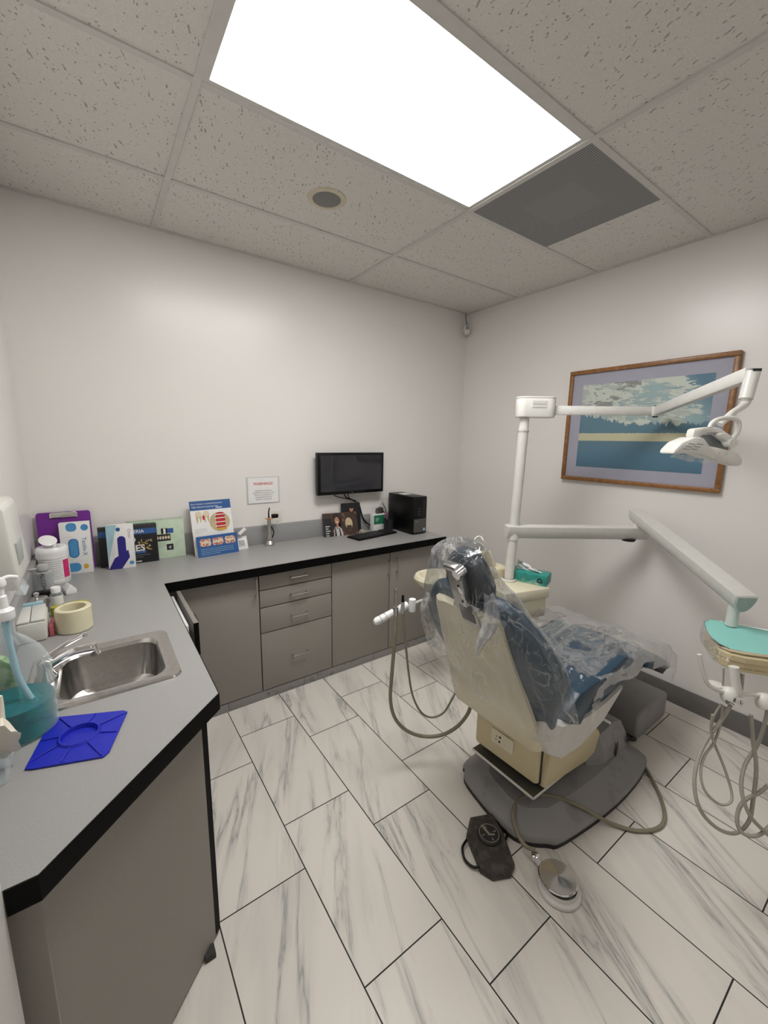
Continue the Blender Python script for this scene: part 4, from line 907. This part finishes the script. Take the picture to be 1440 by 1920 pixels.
# telescoping rear boot with torn rubber
rings = []
for x, y0, y1, z in ((-1.02, -1.90, -1.62, .12), (-.95, -1.94, -1.60, .20), (-.82, -1.945, -1.60, .225), (-.74, -1.945, -1.62, .20), (-.69, -1.93, -1.63, .12), (-.665, -1.92, -1.64, .05)):
    rings.append([V(x, y0, .045), V(x, y0+.01, z*.75), V(x, y0+.04, z), V(x, y1-.04, z), V(x, y1, .045)])
b = MB().loft(rings, M['base'], caps=True, smooth=False); b.build('boot', ch)
b = MB()
for pts in ([(-.845, -1.944, .06), (-.86, -1.944, .10), (-.845, -1.942, .165), (-.832, -1.943, .12), (-.838, -1.943, .09)], [(-.765, -1.944, .16), (-.735, -1.943, .12), (-.722, -1.942, .08), (-.75, -1.943, .11)]):
    b.add([V(p[0], p[1]-.002, p[2]) for p in pts], [list(range(len(pts)))], M['basedark'])
    b.build('torn_rubber', ch); b = MB()
MB().box((-.56, -1.925, .012), (-.20, -1.64, .165), M['base'], .022, None, 3).build('junction_box', None, 'grey rounded floor box behind the chair base near the right wall', 'floor box')
MB().tube([(-.60, -1.90, .03), (-.55, -1.91, .012), (-.50, -1.85, .012)], .01, M['basedark']).tube([(-.66, -1.86, .02), (-.60, -1.90, .03)], .012, M['basedark']).build('floor_conduit', None, 'short dark cable bundle between chair base and grey floor box', 'cable')

# clear plastic covers
def wob(p, f_=6, a=.02, sd=0): return Vector((noise.noise(p*f_+Vector((sd, 0, 0))), noise.noise(p*f_+Vector((sd+7, 3, 0))), noise.noise(p*f_+Vector((sd, 9, 5)))))*a
rings = []; NR = 64
secs = ((-.012, .015, .010, .065), (-.014, .07, .045, .06), (.005, .110, .066, .05), (.07, .135, .074, .042), (.14, .175, .082, .042), (.22, .24, .084, .044), (.30, .290, .086, .046), (.40, .330, .088, .05), (.50, .335, .092, .055), (.60, .325, .098, .06), (.66, .315, .10, .062))
sub = []
for i in range(len(secs)-1):
    for k in range(3):
        f_ = k/3; sub.append(tuple(secs[i][q]*(1-f_)+secs[i+1][q]*f_ for q in range(4)))
sub.append(secs[-1])
for i, (s, a, b0, n) in enumerate(sub):
    g = i/(len(sub)-1); ring = []
    for k, (q, m_) in enumerate(srect(a, b0, n, 2.6, NR)):
        th = 2*math.pi*k/NR; fold = .5*math.sin(th*9+2*math.sin(s*5))+.5*math.sin(th*17+1.3)
        amp = .004+.020*g
        p = BK(s+(.05*math.sin(th*5+1)*g**4), q*(1+fold*amp*1.2), m_*(1)+(m_-n)*fold*amp*3)
        ring.append(p+wob(p, 9, .028*g+.006, 3))
    rings.append(ring)
MB().loft(rings, M['film'], caps=False).build('plastic_cover', None, 'clear plastic bag draped over the headrest and back of the dental chair', 'plastic cover')
# bunched strip hanging from the bag on the near side
P0 = [dp(898, 1118, 1.30), dp(908, 1150, 1.30), dp(915, 1180, 1.31), dp(905, 1215, 1.34)]
rings = []
for i, (xl, xr, y) in enumerate(((906, 924, 1110), (908, 932, 1125), (906, 936, 1150), (904, 936, 1172), (897, 926, 1190), (893, 911, 1206), (892, 900, 1224))):
    ring = []
    for k in range(13):
        f_ = k/12; d_ = 1.30+.012*math.sin(f_*14+i*.5)+.012*i*.3; ring.append(dp(xl+(xr-xl)*f_, y+6*math.sin(f_*3), d_))
    rings.append(ring)
MB().loft(rings, M['filmedge'], caps=False, open_ring=True).build('plastic_fold', None, 'milky folded strip of plastic hanging on the near side of the chair back', 'plastic cover')
# seat and leg cover: a sheet over seat and leg rest
prof = [(-1.24, .53), (-1.16, .60), (-1.05, .60), (-.95, .605), (-.84, .635), (-.745, .64), (-.66, .625), (-.5, .56), (-.36, .49), (-.28, .44), (-.235, .40), (-.215, .34)]
PF = spline([V(x, 0, z) for x, z in prof], 5); rings = []
for i, c_ in enumerate(PF):
    g = i/(len(PF)-1); ring = []; wd = .275 if g < .55 else .275-.06*(g-.55)/.45; NT_ = 44
    for k in range(NT_+1):
        t_ = -1+2*k/NT_; a_ = abs(t_)
        if a_ < .8: y = t_/.8*wd; dz = 0
        else:
            y = math.copysign(wd+.02*(a_-.8)/.2, t_); fr = (a_-.8)/.2
            drop = (.035+.06*max(0, noise.noise(Vector((c_.x*6, t_, 0)))+.3)) if t_ < 0 and g < .5 else .11
            dz = -drop*fr
        p = V(c_.x, YC+y*(.86 if t_ < 0 else 1.03), c_.z+dz+.006*(1-a_)); fold = math.sin(c_.x*38+t_*9)*.004+math.sin(t_*31+c_.x*12)*.003
        ring.append(p+wob(p, 8, .024, 11)+V(0, 0, fold))
    rings.append(ring)
MB().loft(rings, M['film2'], caps=False, open_ring=True).build('plastic_cover', None, 'clear plastic sheet lying over the seat and leg rest of the dental chair', 'plastic cover')

# ------------------------------------------------------------------ cuspidor unit, post and arms
UX, UY, UZ = -.775, -1.205, .73
ux = V(math.cos(math.radians(-13.7)), math.sin(math.radians(-13.7)), 0); uy = V(-ux.y, ux.x, 0)
cu = thing('cuspidor_unit', (-.80, -1.15, 0), 'cream cuspidor cabinet with spittoon bowl standing behind the chair', 'cuspidor')
near = at(947, 1113, 2, UZ); XU = frame(V(near.x, near.y, 0), ux, uy)
MB().box((-.01, -.01, .665), (.315, .36, UZ), M['cream'], .010, XU).build('top', cu)
MB().prism([(-.0, -.0), (.305, -.0), (.305, .35), (0, .35)], .55, .664, M['cream'], XU, .008).prism([(.01, .0), (.265, .0), (.265, .33), (.01, .33)], .02, .56, M['cream'], XU, .012).build('cabinet', cu)
# bowl
bc = V(-1.10, -.93, .735); X = Matrix.Translation(bc) @ Matrix.Rotation(math.radians(-25), 4, 'Z')
prof = [(0, -.055), (.06, -.05), (.10, -.025), (.118, .012), (.128, .016), (.145, .012), (.155, -.004), (.152, -.020), (.12, -.05), (.06, -.085), (0, -.09)]
MB().lathe(prof, (0, 0, 0), M['cream'], 44, X, .86).build('bowl', cu)
MB().box((-1.03, -1.10, .66), (-.86, -.93, .735), M['cream'], .012, None).build('bowl_arm', cu)
p0 = at(905, 1062, 2, .80)
b = MB(); bx = at(940, 1068, 2, .78)
XQ = frame(V(at(925, 1062, 2, .79).x, at(925, 1062, 2, .79).y, 0), ux, uy)
b.box((-.085, -.06, .715), (.075, .05, .795), M['cream'], .012, XQ, 3).box((-.08, -.055, .69), (.07, .045, .712), M['cream'], .008, XQ).build('valve_housing', cu)
X = XQ @ Matrix.Translation((-.055, .012, .79)); XT = frame(X @ V(0, -.022, 0), X.to_3x3() @ V(1, 0, 0), V(0, 0, 1))
MB().prism([(-.028, 0), (.075, 0), (.055, .035), (.022, .105), (-.022, .105), (-.028, .09)], -.044, 0, M['cream'], XT, .005).build('spout_tower', cu)
tp = XT @ V(0, .105, -.022)
MB().lathe([(0, 0), (.014, 0), (.013, .008), (.006, .014), (0, .014)], tp, M['white'], 18).tube([tp+V(0, 0, .01), tp+V(.0, 0, .035), dp(908, 1017, 2.32), dp(902, 1007, 2.32), dp(894, 1007, 2.32), dp(889, 1014, 2.32), dp(890, 1021, 2.32)], .004, M['white']).build('water_spout', cu)
# post
lean = V(.020, -.012, 1.0)
def pole(z): return V(UX, UY, 0)+V(.018, -.014, 0)*(z-UZ)+V(0, 0, z)
MB().lathe([(0, UZ+.001), (.042, UZ+.001), (.042, UZ+.010), (.034, UZ+.014)], V(UX, UY, 0), M['offwhite']).cyl(pole(UZ+.005), pole(1.62), .0285, M['armgrey'], seg=32).cyl(pole(1.62), pole(1.635), .030, M['offwhite']).cyl(pole(1.622), pole(1.628), .0305, M['chrome']).build('post', cu)
# lamp
dl = thing('dental_lamp', pole(1.64), 'white dental operating lamp on a jointed arm at the top of the post', 'dental lamp')
e1 = V(-.150, -1.648, 1.750); q0 = pole(1.74); dir1 = (V(e1.x, e1.y, 0)-V(q0.x, q0.y, 0)).normalized()
MB().cyl(pole(1.636), pole(1.70), .0265, M['white'], seg=28).build('swivel', dl)
XL = frame(V(q0.x, q0.y, 1.76), dir1, (-dir1.y, dir1.x, 0))
P = [(p.x, p.y) for p in rring(-.055, .165, -.05, .05, .045, 0)]
MB().prism(P, -.058, .048, M['white'], XL, .008).prism(P, .046, .056, M['white'], XL, .004).build('head_box', dl)
MB().box((.02, -.0525, -.004), (.10, -.050, .032), M['armgrey'], 0, XL).box((.022, -.0532, .012), (.098, -.0522, .016), M['cardbd'], 0, XL).build('badge', dl)
def beam(p0, p1, w_, h_, mat, mb, sec='box', bev=.006, w2=None, h2=None):
    x = (p1-p0).normalized(); y = V(0, 0, 1).cross(x).normalized(); z = x.cross(y); rings = []
    L = (p1-p0).length
    for f_, k in ((0, .9), (.004/L, 1), (1-.004/L, 1), (1, .9)):
        ww = (w_+((w2 or w_)-w_)*f_)*k/2; hh = (h_+((h2 or h_)-h_)*f_)*k/2; c_ = p0.lerp(p1, f_)
        if sec == 'D': pts = [(-ww, hh*.95), (-ww*.96, hh), (ww*.96, hh), (ww, hh*.95)]+[(ww*math.cos(a), hh*.9-(hh*1.9)*math.sin(a)) for a in [math.pi*i/14 for i in range(1, 14)]]
        else: pts = [(-ww, -hh*.8), (-ww, hh*.8), (-ww*.8, hh), (ww*.8, hh), (ww, hh*.8), (ww, -hh*.8), (ww*.8, -hh), (-ww*.8, -hh)]
        rings.append([c_+y*a+z*b_ for a, b_ in pts])
    return mb.loft(rings, mat, caps=True)
h0 = XL @ V(.16, 0, -.015)
beam(h0, e1-dir1*.03, .030, .050, M['white'], MB(), h2=.046).build('arm', dl)
tj = V(-.655, -2.165, 1.842)
MB().box((-.030, -.022, -.028), (.036, .022, .026), M['white'], .004, frame(e1, dir1, (-dir1.y, dir1.x, 0))).cyl(e1-V(0, 0, .034), e1+V(0, 0, .032), .013, M['mblack']).build('elbow', dl)
ed = (tj-e1).normalized(); beam(e1+ed*.02, tj, .036, .048, M['white'], MB(), h2=.052, w2=.040).build('arm', dl)
kb = V(-.670, -2.168, 1.745); kt = tj+V(.01, -.005, .006)
b = MB().cyl(kt+V(0, 0, .002), kb, .025, M['white'], .023, 28).box((-.026, -.014, -.004), (.018, .014, .006), M['mblack'], .001, frame(kt+V(0, 0, .006), (-ed.x, -ed.y, 0), V(-ed.y, ed.x, 0)*-1))
b.build('knuckle', dl)
MB().cyl(tj-V(0, 0, .02)+ed*-.02+V(-.012, -.012, 0), tj-V(0, 0, .02)+ed*-.02+V(-.022, -.022, 0), .007, M['chrome'], seg=14).build('bolt', dl)
def lp(px_, py_, dz=0): return dp(px_, py_, 1.55-dz)
MB().tube([kb+V(0, 0, .015), kb+V(-.002, 0, -.02), lp(1372, 775, .0), lp(1350, 796, .0)], lambda s: .020-.008*min(1, s*1.8), M['white'], seg=16).build('neck', dl)
XF = frame(lp(1320, 840), (RV.x, RV.y, 0), (0, 0, 1)); K = 1.55/FPX
def L2(pts): return [((x-1320)*K, (840-y)*K) for x, y in pts]
MB().prism(L2([(1288, 820), (1304.5, 821), (1318, 836), (1333, 854), (1330, 861), (1322, 858), (1300, 851), (1281, 850), (1265, 851), (1252, 852), (1254, 844), (1266, 830)]), -.05, .035, M['white'], XF, .008).build('vented_housing', dl)
b = MB()
for r in range(3):
    for c_ in range(2):
        x0, y0 = 1267+c_*15+(3-r)*3-r*1.5, 831.5+r*4.6; b.poly(L2([(x0, y0+2), (x0+13, y0+3.4), (x0+14, y0+1.8), (x0+2, y0)]), M['cardbd'], XF, .0356)
b.build('vents', dl)
MB().prism(L2([(1291, 821), (1293, 805), (1308, 803), (1325, 801), (1343, 803), (1360, 814), (1380, 824), (1375, 833), (1362, 829), (1352, 822), (1342, 814), (1330, 811), (1316, 814), (1306, 821)]), -.03, .012, M['white'], XF, .008).build('yoke', dl)
MB().prism(L2([(1306, 823), (1320, 816), (1336, 815), (1352, 826), (1366, 832), (1366, 846), (1330, 845), (1318, 836)]), -.045, -.012, M['lampglass'], XF, .004).build('reflector', dl)
MB().prism(L2([(1320, 836), (1340, 839), (1356, 843), (1370, 846), (1378, 848), (1387.5, 860), (1387, 871), (1377, 873), (1330, 861)]), -.03, .025, M['white'], XF, .009).build('shield_frame', dl)
b = MB()
for x0 in (1339, 1352): b.poly(L2([(x0, 852), (x0+2, 846), (x0+2.6, 846), (x0+.8, 852)]), M['cardbd'], XF, .0256)
b.build('marks', dl)
MB().prism(L2([(1333, 814), (1345, 811), (1362, 822), (1362, 834), (1352, 835), (1346, 826), (1338, 822)]), .0, .035, M['white'], XF, .006).build('joint', dl)
hp = [(1313.6, 803), (1316, 796), (1324, 789.5), (1339, 785.5), (1355, 786.4), (1364, 792), (1366.5, 802), (1364, 813), (1357, 824), (1355, 830)]
MB().tube([XF @ V(*L2([p])[0], .03) for p in hp], .0085, M['white'], seg=14).cyl(XF @ V(*L2([(1355, 830)])[0], .015), XF @ V(*L2([(1355, 830)])[0], .046), .0155, M['white']).build('handle', dl)
MB().cyl(XF @ V(*L2([(1367, 833)])[0], .0), XF @ V(*L2([(1377, 835)])[0], .0), .004, M['black']).build('switch', dl)
r_ = []
for i in range(3): r_.append([XF @ V(*L2([(x, y+i*5+2*math.sin(x*.9+i))])[0], .037-i*.006+.004*math.sin(x*.5)) for x, y in ((1250, 846), (1258, 849), (1267, 852), (1278, 852), (1290, 855), (1302, 857), (1313, 858), (1322, 860))])
MB().loft(r_, M['film'], caps=False, open_ring=True).build('lens_film', dl)

# delivery arm, tray and handpieces
da = thing('delivery_arm', (UX, UY, .99), 'pale grey jointed delivery arm carrying a cream instrument tray unit at the right edge', 'delivery arm')
a0 = pole(1.035); a1 = V(-.115, -1.652, 1.035); d1 = (V(a1.x, a1.y, 0)-V(a0.x, a0.y, 0)).normalized()
beam(a0-d1*.045, a1+d1*.02, .080, .078, M['armgrey'], MB(), 'D').build('lower_arm', da)
MB().cyl(a0-V(0, 0, .045), a0+V(0, 0, .045), .033, M['offwhite']).build('collar', da)
j1 = V(a1.x-.03, a1.y+.02, 1.035)
MB().cyl(j1+V(0, 0, .035), j1+V(0, 0, .065), .031, M['offwhite']).cyl(j1+V(0, 0, .065), j1+V(0, 0, .10), .022, M['offwhite']).build('pivot', da)
MB().lathe([(0, .985), (.035, .988), (.04, .998)], (j1.x-.04, j1.y+.03, 0), M['mblack']).build('arm_plug', da)
u0 = V(j1.x+.015, j1.y+.035, 1.140); u1 = at(1395, 1133, 1, -2.262); ud = (u1-u0).normalized()
beam(u0, u1, .086, .080, M['armgrey'], MB(), 'D').build('upper_arm', da)
x = ud; y = V(0, 0, 1).cross(x).normalized(); z = x.cross(y)
ww, hh = .042, .039; pts = [(-ww, hh), (ww, hh)]+[(ww*math.cos(a), hh*.9-(hh*1.9)*math.sin(a)) for a in [math.pi*i/14 for i in range(1, 14)]]
MB().loft([[u1+x*k+y*a*.94+z*b_*.94 for a, b_ in pts] for k in (.0, .006)], M['capgrey'], caps=True).build('end_cap', da)
pb = u1-ud*.045
MB().cyl(V(pb.x, pb.y, pb.z-.02), V(pb.x-.0, pb.y, .80), .021, M['armgrey']).build('tray_post', da)
T1, T2, T3 = at(1318, 1166, 2, .795), at(1357, 1214, 2, .795), at(1440, 1229, 2, .795); T4, T5 = at(1330, 1160, 2, .795), at(1440, 1181, 2, .795)
dn = (T3-T2).normalized(); df = (T5-T4).normalized()
TR = [T4, T1]+[at(px_, py_, 2, .795) for px_, py_ in ((1322, 1180), (1332, 1195), (1348, 1208), (1368, 1217), (1395, 1223))]+[T3, T3+dn*.17, T5+df*.17, T5]
def grow(poly, k, z=None):
    c_ = sum(poly, V(0, 0, 0))/len(poly); return [V(c_.x+(p.x-c_.x)*k, c_.y+(p.y-c_.y)*k, p.z if z is None else z) for p in poly]
lower = [V(p.x-.012, p.y-.010, 0) for p in TR]
b = MB().loft([grow(lower, .90, .715), grow(lower, .97, .722), grow(lower, .97, .752), grow(lower, 1.0, .758), grow(lower, 1.0, .778)], M['cream2'], smooth=False); b.build('tray_unit', da)
l1_, l2_ = lower[3], lower[4]; XX = frame((0, 0, 0), (l2_-l1_), (0, 0, 1))
fa = grow(lower, .975, .737); MB().text('PROFESSIONAL DENTAL UNIT', .010, M['mblack'], frame(fa[6].lerp(fa[7], .35)+V(-.004, -.002, 0), (fa[7]-fa[6]), (0, 0, 1)), 0, 0, .004).build('lettering', da)
tr = thing('instrument_tray', grow(TR, 1, .779)[2], 'shallow stainless steel tray on the cream tray unit', 'tray')
tr.location = sum(TR, V(0, 0, 0))/len(TR); tr.location.z = .779
MB().loft([grow(TR, .93, .779), grow(TR, .99, .790), grow(TR, 1.0, .797), grow(TR, .98, .797), grow(TR, .95, .789), grow(TR, .90, .7805)], M['chrome'], caps=True).build('tray', tr)
TP = grow(TR, .955, .7945); b = MB(); b.loft([[p+V(0, 0, -.001) for p in TP], [p+V(0, 0, .001) for p in TP]], M['teal'], smooth=False)
b.build('tray_paper', None, 'pale aqua paper liner lying in the steel instrument tray', 'tray liner')
r_ = []
for i in range(4): r_.append([p+V(noise.noise(p*9+V(i, 0, 0))*.02-.006*i, noise.noise(p*9+V(0, i, 0))*.02-.004*i, .008-.024*i) for p in spline(grow(TR, 1.01+.012*i)[0:6], 8)])
MB().loft(r_, M['film'], caps=False, open_ring=True).build('plastic_wrap', None, 'thin clear plastic wrap around the edge of the tray unit', 'plastic cover')
# handpiece bar under the tray
def hq(px_, py_, d_=1.40): return dp(px_, py_, d_)
MB().tube([hq(1376, 1250), hq(1379, 1280), hq(1385, 1305)], .015, M['offwhite'], seg=14).build('holder_stem', da)
MB().tube([hq(1357, 1300), hq(1374, 1298), hq(1392, 1303), hq(1408, 1302), hq(1440, 1308), hq(1470, 1312)], .006, M['offwhite']).build('holder_bar', da)
MB().tube([hq(1311, 1227), hq(1318, 1258), hq(1327, 1282), hq(1342, 1292), hq(1356, 1297)], .007, M['offwhite'], seg=10).build('handpiece_hanger', da)
for cx_, cy_ in ((1357, 1306), (1423, 1318)):
    c0 = hq(cx_+10, cy_-2); b = MB(); ax = V(-.22, -.35, -.9).normalized()
    Xh = frame(c0, ax.orthogonal(), ax.cross(ax.orthogonal()));
    b.lathe([(0, -.030), (.012, -.028), (.021, -.020), (.026, -.006), (.026, .008), (.022, .020), (.015, .024), (.010, .018), (.009, -.01), (0, -.012)], (0, 0, 0), M['offwhite'], 28, Xh).build('handpiece_holder', da)
b = MB().cyl(hq(1362, 1316, 1.385), hq(1385, 1314, 1.385), .008, M['steel']).lathe([(0, -.016), (.013, -.012), (.016, 0), (.012, .013), (0, .016)], hq(1382, 1315, 1.375), M['chrome'], 20).build('handpiece', da)
MB().lathe([(0, -.01), (.024, -.008), (.024, .01), (0, .014)], hq(1341, 1287, 1.43), M['offwhite'], 20).build('holder_cap', da)
for pts, r_ in (([(1352, 1320), (1338, 1345), (1334, 1372), (1338, 1392)], .0035), ([(1370, 1322), (1352, 1352), (1326, 1386), (1310, 1420), (1302, 1460), (1306, 1500), (1322, 1532), (1350, 1556), (1380, 1562), (1404, 1540), (1412, 1500), (1418, 1440), (1412, 1390), (1408, 1340)], .0062),
    ([(1354, 1322), (1352, 1352), (1340, 1390), (1320, 1420), (1314, 1455), (1324, 1486), (1350, 1508), (1370, 1504), (1371, 1482), (1358, 1440), (1342, 1400), (1333, 1370), (1336, 1340)], .0042),
    ([(1440, 1330), (1430, 1370), (1418, 1400), (1398, 1432), (1390, 1466), (1394, 1500), (1408, 1532), (1430, 1556), (1450, 1575)], .0062), ([(1440, 1472), (1424, 1486), (1400, 1498), (1386, 1515), (1382, 1540), (1390, 1560), (1410, 1568), (1432, 1560), (1460, 1530)], .0062), ([(1357, 1252), (1356, 1275), (1354, 1290)], .003), ([(1392, 1262), (1390, 1290), (1386, 1300)], .006)):
    MB().tube([hq(x_, y_, 1.40+.02*math.sin(i*.8)) for i, (x_, y_) in enumerate(pts)], r_, M['hose2'], n=6, seg=10).build('hose', da)

# assistant's holder with suction hoses
ah = thing('assistant_holder', (-1.70, -1.36, .79), 'white assistant instrument holder bar with two suction hoses beside the chair', 'instrument holder')
g0, g1 = dp(708, 1164, 1.84), dp(764, 1134, 1.90); gd = (g1-g0).normalized(); b = MB()
b.lathe([(0, -.022), (.013, -.016), (.018, -.004), (.018, .012), (.012, .016)], (0, 0, 0), M['whitepure'], 24, frame(g0, gd.orthogonal(), gd.cross(gd.orthogonal())))
for f0, f1 in ((.10, .24), (.27, .52), (.58, .72), (.75, 1.0)): b.cyl(g0.lerp(g1, f0), g0.lerp(g1, f1), .0175, M['whitepure'])
b.cyl(g0, g1, .012, M['whitepure']); b.build('bar', ah)
cp = dp(773, 1134, 1.88); MB().lathe([(0, -.031), (.0155, -.030), (.0165, .024), (.0155, .028), (0, .028)], cp, M['whitepure'], 28).build('cup', ah)
MB().cyl(g1, cp, .007, M['black']).tube([cp, dp(792, 1126, 1.93), dp(830, 1118, 2.0)], .008, M['cardbd']).build('connector', ah)
s1 = dp(742, 1146, 1.84); s2 = dp(755, 1140, 1.86)
MB().cyl(s1+V(0, 0, -.02), s1+V(0, 0, .02), .012, M['steel']).tube([s1+V(0, 0, .015), s1+V(-.003, 0, .06), s1+V(-.004, 0, .105)], .0055, M['steel']).lathe([(.004, .10), (.008, .104), (.008, .113), (.004, .114)], s1+V(-.004, 0, 0), M['chrome'], 14).build('suction_tip', ah)
MB().cyl(s2+V(0, 0, -.025), s2+V(0, 0, .03), .009, M['cardbd']).cyl(s2+V(0, 0, .03), s2+V(0, 0, .062), .0075, M['black'], .0055).build('saliva_ejector', ah)
for pts, r_ in (([(742, 1152, 1.84), (740, 1200, 1.84), (735, 1260, 1.86), (732, 1310, 1.88), (740, 1345, 1.90), (760, 1368, 1.93), (790, 1380, 1.96), (825, 1379, 1.96), (855, 1364, 1.94), (876, 1340, 1.90), (884, 1318, 1.86)], .0085),
    ([(756, 1146, 1.86), (760, 1200, 1.88), (766, 1260, 1.92), (774, 1305, 1.96), (790, 1336, 2.02), (810, 1345, 2.05), (832, 1336, 2.02), (848, 1310, 1.95), (853, 1300, 1.9)], .0052)):
    MB().tube([dp(*p) for p in pts], r_, M['hose'], n=8, seg=12).build('hose', ah)

# tissue box
tb = thing('tissue_box', (-.62, -1.30, UZ), 'teal green tissue box with a tissue sticking out, on the cuspidor cabinet', 'tissue box')
q0 = at(962, 1088, 2, UZ+.001); q1 = at(1024, 1101, 2, UZ+.001); tx = (q1-q0).normalized(); X = frame(q0, tx, (-tx.y, tx.x, 0)); L = (q1-q0).length
MB().box((-.03, 0, 0), (L, .11, .062), M['tissue'], .002, X).build('box', tb)
MB().text('D', .040, M['mblack'], frame(X @ V(L-.038, -.0006, .030), X.to_3x3() @ V(0, 0, 1), X.to_3x3() @ V(-1, 0, 0)), 0, 0, 0, 'CENTER', .002).build('lettering', tb)
r_ = []
for i in range(9):
    f_ = i/8; r_.append([X @ V(.0+f_*(L-.045)+.0*k, .055+.015*math.sin(k*2+f_*9)*(.3+k/5), .061+(.065*(1-f_)**1.4+.006)*k/5) for k in range(6)])
MB().loft(r_, M['foam'], caps=False, open_ring=True).build('tissue', tb)

# foot pedals on the floor
fp = thing('foot_pedal', (-1.655, -1.855, 0), 'worn dark brown chair foot pedal with a round symbol plate on the floor', 'foot pedal')
pc = [at(*p, 2, .03) for p in ((882, 1531), (922, 1524), (944, 1560), (965, 1618), (958, 1634), (925, 1640), (901, 1625), (875, 1562))]
cc = sum(pc, V(0, 0, 0))/8
def pr(k, z): return [V(cc.x+(p.x-cc.x)*k, cc.y+(p.y-cc.y)*k, z) for p in pc]
MB().loft([pr(1.0, .0005), pr(1.02, .008), pr(1.0, .026), pr(.86, .040)], M['pedal'], smooth=False).build('body', fp)
dc = at(917, 1562, 2, .05); dirp = V(dc.x-cc.x, dc.y-cc.y, 0).normalized(); X = frame(V(dc.x, dc.y, 0), V(-dirp.y, dirp.x, 0)*-1, dirp)
MB().lathe([(.046, .036), (.046, .046), (.042, .050), (0, .050)], V(dc.x, dc.y, 0), M['mblack'], 36).lathe([(.036, .0502), (.0362, .0515), (.039, .0515), (.0392, .0502)], V(dc.x, dc.y, 0), M['steel'], 36).build('dial', fp)
b = MB().poly([(-.02, .022), (-.012, .026), (.004, -.004), (-.004, -.010)], M['steel'], X, .0508).poly([(-.004, -.010), (.02, -.010), (.02, -.003), (0, -.002)], M['steel'], X, .0509).ell((-.018, .029), .005, .005, M['steel'], X, .0508, 14)
for a in range(4):
    ca, sa = math.cos(math.pi/2*a+.3), math.sin(math.pi/2*a+.3); q = [(.018, -.0012), (.026, -.0012), (.026, -.004), (.032, 0), (.026, .004), (.026, .0012), (.018, .0012)]
    b.poly([(x*ca-y*sa, x*sa+y*ca) for x, y in q], M['steel'], X, .0507)
b.build('symbol', fp)
MB().tube([at(875, 1575, 2, .02), at(867, 1590, 2, .02), at(872, 1612, 2, .012), at(888, 1626, 2, .012), at(902, 1623, 2, .02)], .005, M['black']).build('handle_loop', fp)
MB().tube([at(943, 1560, 2, .02), at(950, 1557, 2, .016), at(949, 1572, 2, .016), at(942, 1580, 2, .02)], .004, M['black']).build('handle_loop', fp)
MB().tube([at(934, 1544, 2, .02), at(941, 1530, 2, .03), at(945, 1521, 2, .045)], .004, M['black']).build('cable', fp)
kc = at(1046, 1642, 2, .045); fd = thing('foot_control', (kc.x, kc.y, 0), 'round shiny chrome dental foot control with a long hose on the floor', 'foot control')
MB().lathe([(0, .0005), (.070, .0005), (.074, .004), (.072, .012), (.062, .016), (.058, .030)], V(kc.x-.004, kc.y-.010, 0), M['pan'], 44).build('base', fd)
MB().lathe([(.058, .030), (.064, .034), (.066, .040), (.063, .044), (.059, .0435), (0, .048)], V(kc.x, kc.y, 0), M['chrome'], 48).build('disc', fd)
hc = at(1003, 1606, 2, .02); hd = (hc-V(kc.x, kc.y, .02)).normalized()
MB().tube([V(kc.x, kc.y, .012)+hd*.04, hc+V(0, 0, -.006)], .013, M['pan'], smooth=False).lathe([(0, .012), (.014, .014), (.015, .03), (.009, .034), (0, .034)], V(hc.x, hc.y, 0), M['chrome'], 20).build('hose_joint', fd)
hp = [hc+V(0, 0, .03), at(985, 1586, 2, .05), at(968, 1558, 2, .06), at(962, 1525, 2, .07), at(972, 1500, 2, .07), at(998, 1490, 2, .075), at(1040, 1494, 2, .075), at(1090, 1513, 2, .07), at(1140, 1541, 2, .02), at(1190, 1557, 2, .009), at(1230, 1554, 2, .009), at(1246, 1535, 2, .009), at(1240, 1500, 2, .009), at(1222, 1460, 2, .009), at(1204, 1430, 2, .009), at(1192, 1405, 2, .012)]
MB().tube(hp, .0075, M['hose'], n=8, seg=12).build('hose', fd)
